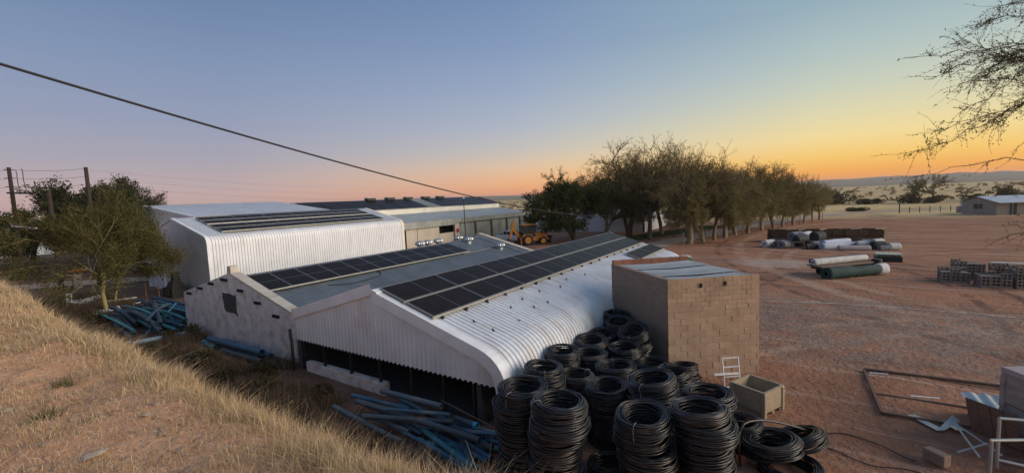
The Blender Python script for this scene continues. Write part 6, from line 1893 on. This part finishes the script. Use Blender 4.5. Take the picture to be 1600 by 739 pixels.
rs = np.random.RandomState(77)
STRAW = [(0.60, 0.44, 0.25), (0.68, 0.53, 0.34), (0.50, 0.34, 0.20), (0.38, 0.30, 0.21), (0.24, 0.20, 0.09)]
B_, H_, W_, L_ = [], [], [], []
nc = 0
while nc < 8200:
    y = .4 + 44 * rs.rand() ** 2.0
    xc = float(crest(y)[0])
    x = xc + .35 - 3.0 * rs.rand() ** 1.4
    t = x - xc
    # thick on the crest, thin over the bare red patch, moderate in the foreground
    pr = np.interp(t, [-2.6, -1.3, -.75, -.40, -.12, .35], [.8, .5, .25, .4, 1.0, 1.0])
    if 4.6 < y < 11 and -1.7 < t < -.3: pr *= .35
    if y > 10: pr = np.interp(t, [-2.6, -1.6, -1.0, -.5, .35], [.3, .4, .7, 1.0, 1.0])
    pr *= max(0.0, 2.6 * float(vnoise(x, y, 41, 1.2)) * float(.4 + vnoise(x, y, 43, 4.5)) - .55)
    if rs.rand() > pr: continue
    nc += 1
    d = math.hypot(x, y)
    nb = int(np.interp(d, [1, 4, 12, 40], [26, 26, 20, 18]))
    sp = .03 + .018 * d ** .5 * rs.uniform(.4, 1.8)
    px = x + rs.normal(0, sp, nb); py = y + rs.normal(0, sp, nb)
    pz = bank_z(px, py) - .01
    tall = rs.uniform(.6, 1.5)
    hh = tall * np.interp(t, [-2.6, -1.0, -.45, -.1, .35], [.07, .055, .075, .12, .15]) * rs.uniform(.35, 1.7, nb) * (.9 if y < 9 else 1.0)
    B_.append(np.stack([px, py, pz], 1)); H_.append(hh); W_.append(np.full(nb, np.interp(d, [1, 5, 15, 45], [.0022, .0038, .010, .03])) * rs.uniform(.6, 1.4, nb)); L_.append(np.abs(rs.normal(.5, .35, nb)))
B_ = np.concatenate(B_); n = len(B_)
o = blades(B_, np.concatenate(H_), np.concatenate(W_), np.concatenate(L_), palette(rs, n, STRAW, [.34, .26, .2, .14, .06]), rs, 'dry_grass')
tag(o, 'dry straw-coloured grass over the bank and its crest', 'grass', kind='stuff')

# short stubble and litter between the tufts
nb = 60000
py = .6 + 16 * rs.rand(nb) ** 1.9; px = crest(py)[0] + .15 - 2.9 * rs.rand(nb)
keep = vnoise(px, py, 47, 2.2) * .6 + vnoise(px, py, 48, 7.0) * .4 > .36
px, py = px[keep], py[keep]; nb = len(px)
dd_ = np.hypot(px, py)
o = blades(np.stack([px, py, bank_z(px, py) - .006], 1), rs.uniform(.02, .07, nb), np.interp(dd_, [1, 5, 16], [.0022, .0036, .009]) * rs.uniform(.7, 1.4, nb), np.abs(rs.normal(.8, .5, nb)), palette(rs, nb, [(0.62, 0.43, 0.24), (0.70, 0.53, 0.33), (0.52, 0.32, 0.175), (0.36, 0.25, 0.16)], [.4, .25, .25, .1]), rs, 'stubble')
tag(o, 'short straw stubble between the tufts on the bank', 'grass', kind='stuff')

# weeds in the shaded ditch between the bank and the sheds
B_, H_, W_, L_ = [], [], [], []
nc = 0
while nc < 4200:
    y = rs.uniform(4.6, 40); x = rs.uniform(4.9, 9.4)
    if float(vnoise(x, y, 51, .8)) < .30: continue
    if 14.2 < y < 24.4 and x > 8.3: continue
    if y < 14.4 and x > 7.3: continue
    if 22.3 < y < 33.5 and x > 6.1: continue
    if 15.6 < y < 21.3 and x > 7.3: continue
    if 5.0 < y < 10.8 and x > 6.4: continue
    zg = max(float(ground_z(np.array(x), np.array(y))), float(bank_z(np.array(x), np.array(y))))
    nc += 1; nb = 16
    px = x + rs.normal(0, .14, nb); py = y + rs.normal(0, .14, nb)
    B_.append(np.stack([px, py, np.full(nb, zg - .02)], 1)); H_.append(rs.uniform(.15, .55, nb) * np.interp(y, [5, 12, 30], [.7, 1.0, 1.2])); W_.append(rs.uniform(.008, .016, nb)); L_.append(np.abs(rs.normal(.4, .25, nb)))
B_ = np.concatenate(B_); n = len(B_)
o = blades(B_, np.concatenate(H_), np.concatenate(W_), np.concatenate(L_), palette(rs, n, [(0.15, 0.105, 0.07), (0.22, 0.16, 0.11), (0.085, 0.062, 0.045), (0.06, 0.065, 0.03)], [.4, .25, .25, .1]), rs, 'weeds')
tag(o, 'brown weeds in the shaded ditch before the sheds', 'weeds', kind='stuff')
for i_, (x, y, w, h, lab) in enumerate(((6.2, 21.6, 1.0, .5, 'low grey-green shrub at the foot of the bank before the big pipe heap'), (6.7, 18.0, 1.2, .7, 'grey shrub in the ditch before the whitewashed gable'), (6.6, 13.4, 1.0, .6, 'brown shrub in the ditch near the shed corner'), (8.1, 22.3, .9, .9, 'twiggy bush against the whitewashed gable'), (6.3, 26.5, 1.0, .55, 'olive shrub between the bank and the big pipe heap'), (6.9, 30.5, 1.3, .8, 'olive shrub left of the big pipe heap under the trees'), (6.2, 15.6, 1.1, .6, 'dry grey shrub below the whitewashed gable corner'), (7.3, 14.9, .9, .5, 'small brown shrub at the downpipe of the near shed'), (6.0, 11.2, 1.0, .6, 'dry shrub at the toe of the bank before the base wall'), (7.2, 11.6, .8, .45, 'low brown shrub against the white base wall'), (5.9, 20.0, 1.2, .7, 'grey shrub high at the toe of the bank by the gable pipes'), (5.7, 25.0, 1.0, .5, 'grey shrub at the toe of the bank by the pale blue pipe'), (7.5, 22.9, .8, .5, 'small dry shrub beside the end of the pale blue pipe'))):
    bush('shrub', lab, (x, y, 0), w, h, 300 + i_, ((0.05, 0.045, 0.022), (0.12, 0.10, 0.055)), 900, 'shrub', 'shrubs in the ditch')
for i_, (x, y, lab) in enumerate(((1.42, 7.9, 'dark green grass tuft higher on the bank'), (1.0, 6.6, 'dark green grass tuft at the left edge of the bank'), (2.05, 3.3, 'olive weed at the crest above the gable pipes'))):
    nb = 150; px = x + rs.normal(0, .07, nb); py = y + rs.normal(0, .10, nb)
    o = blades(np.stack([px, py, bank_z(px, py) - .01], 1), rs.uniform(.05, .16, nb), rs.uniform(.003, .006, nb), np.abs(rs.normal(.7, .3, nb)), palette(rs, nb, [(0.07, 0.085, 0.03), (0.12, 0.12, 0.045), (0.2, 0.16, 0.08)], [.45, .35, .2]), rs, 'grass_tuft')
    tag(o, lab, 'tuft', 'green tufts on the bank')
# short grass on the lawn beyond the avenue
pts = []
for k in range(7000):
    t = rs.rand(); x = 52 + 36 * t; y = np.interp(x, [52, 64, 74, 88], [22.5, 20.6, 17.4, 13]) + rs.uniform(-2.4, 2.4); pts.append((x, y, gz(x) + .03))
pts = np.array(pts); n = len(pts)
o = blades(pts, rs.uniform(.1, .22, n), np.full(n, .05), np.abs(rs.normal(.3, .2, n)), palette(rs, n, [(0.06, 0.085, 0.025), (0.10, 0.11, 0.04)], [.6, .4]), rs, 'lawn_grass')
tag(o, 'short green grass beyond the avenue of thorn trees', 'grass', kind='stuff')

# thin morning-evening air over the plain
hz_ = MB().box((0, 0, 22), (8400, 8400, 49)).build('haze', 'white_trim')
hz_.data.materials.clear()
hm = bpy.data.materials.new('haze_air'); hm.use_nodes = True
hm.node_tree.nodes.clear()
ho = hm.node_tree.nodes.new('ShaderNodeOutputMaterial'); hv = hm.node_tree.nodes.new('ShaderNodeVolumePrincipled')
hv.inputs['Color'].default_value = (0.92, 0.90, 0.88, 1); hv.inputs['Density'].default_value = 0.00014; hv.inputs['Anisotropy'].default_value = 0.2
hm.node_tree.links.new(hv.outputs[0], ho.inputs['Volume'])
hz_.data.materials.append(hm)
tag(hz_, 'thin pale haze lying over the plain', 'haze', kind='stuff')
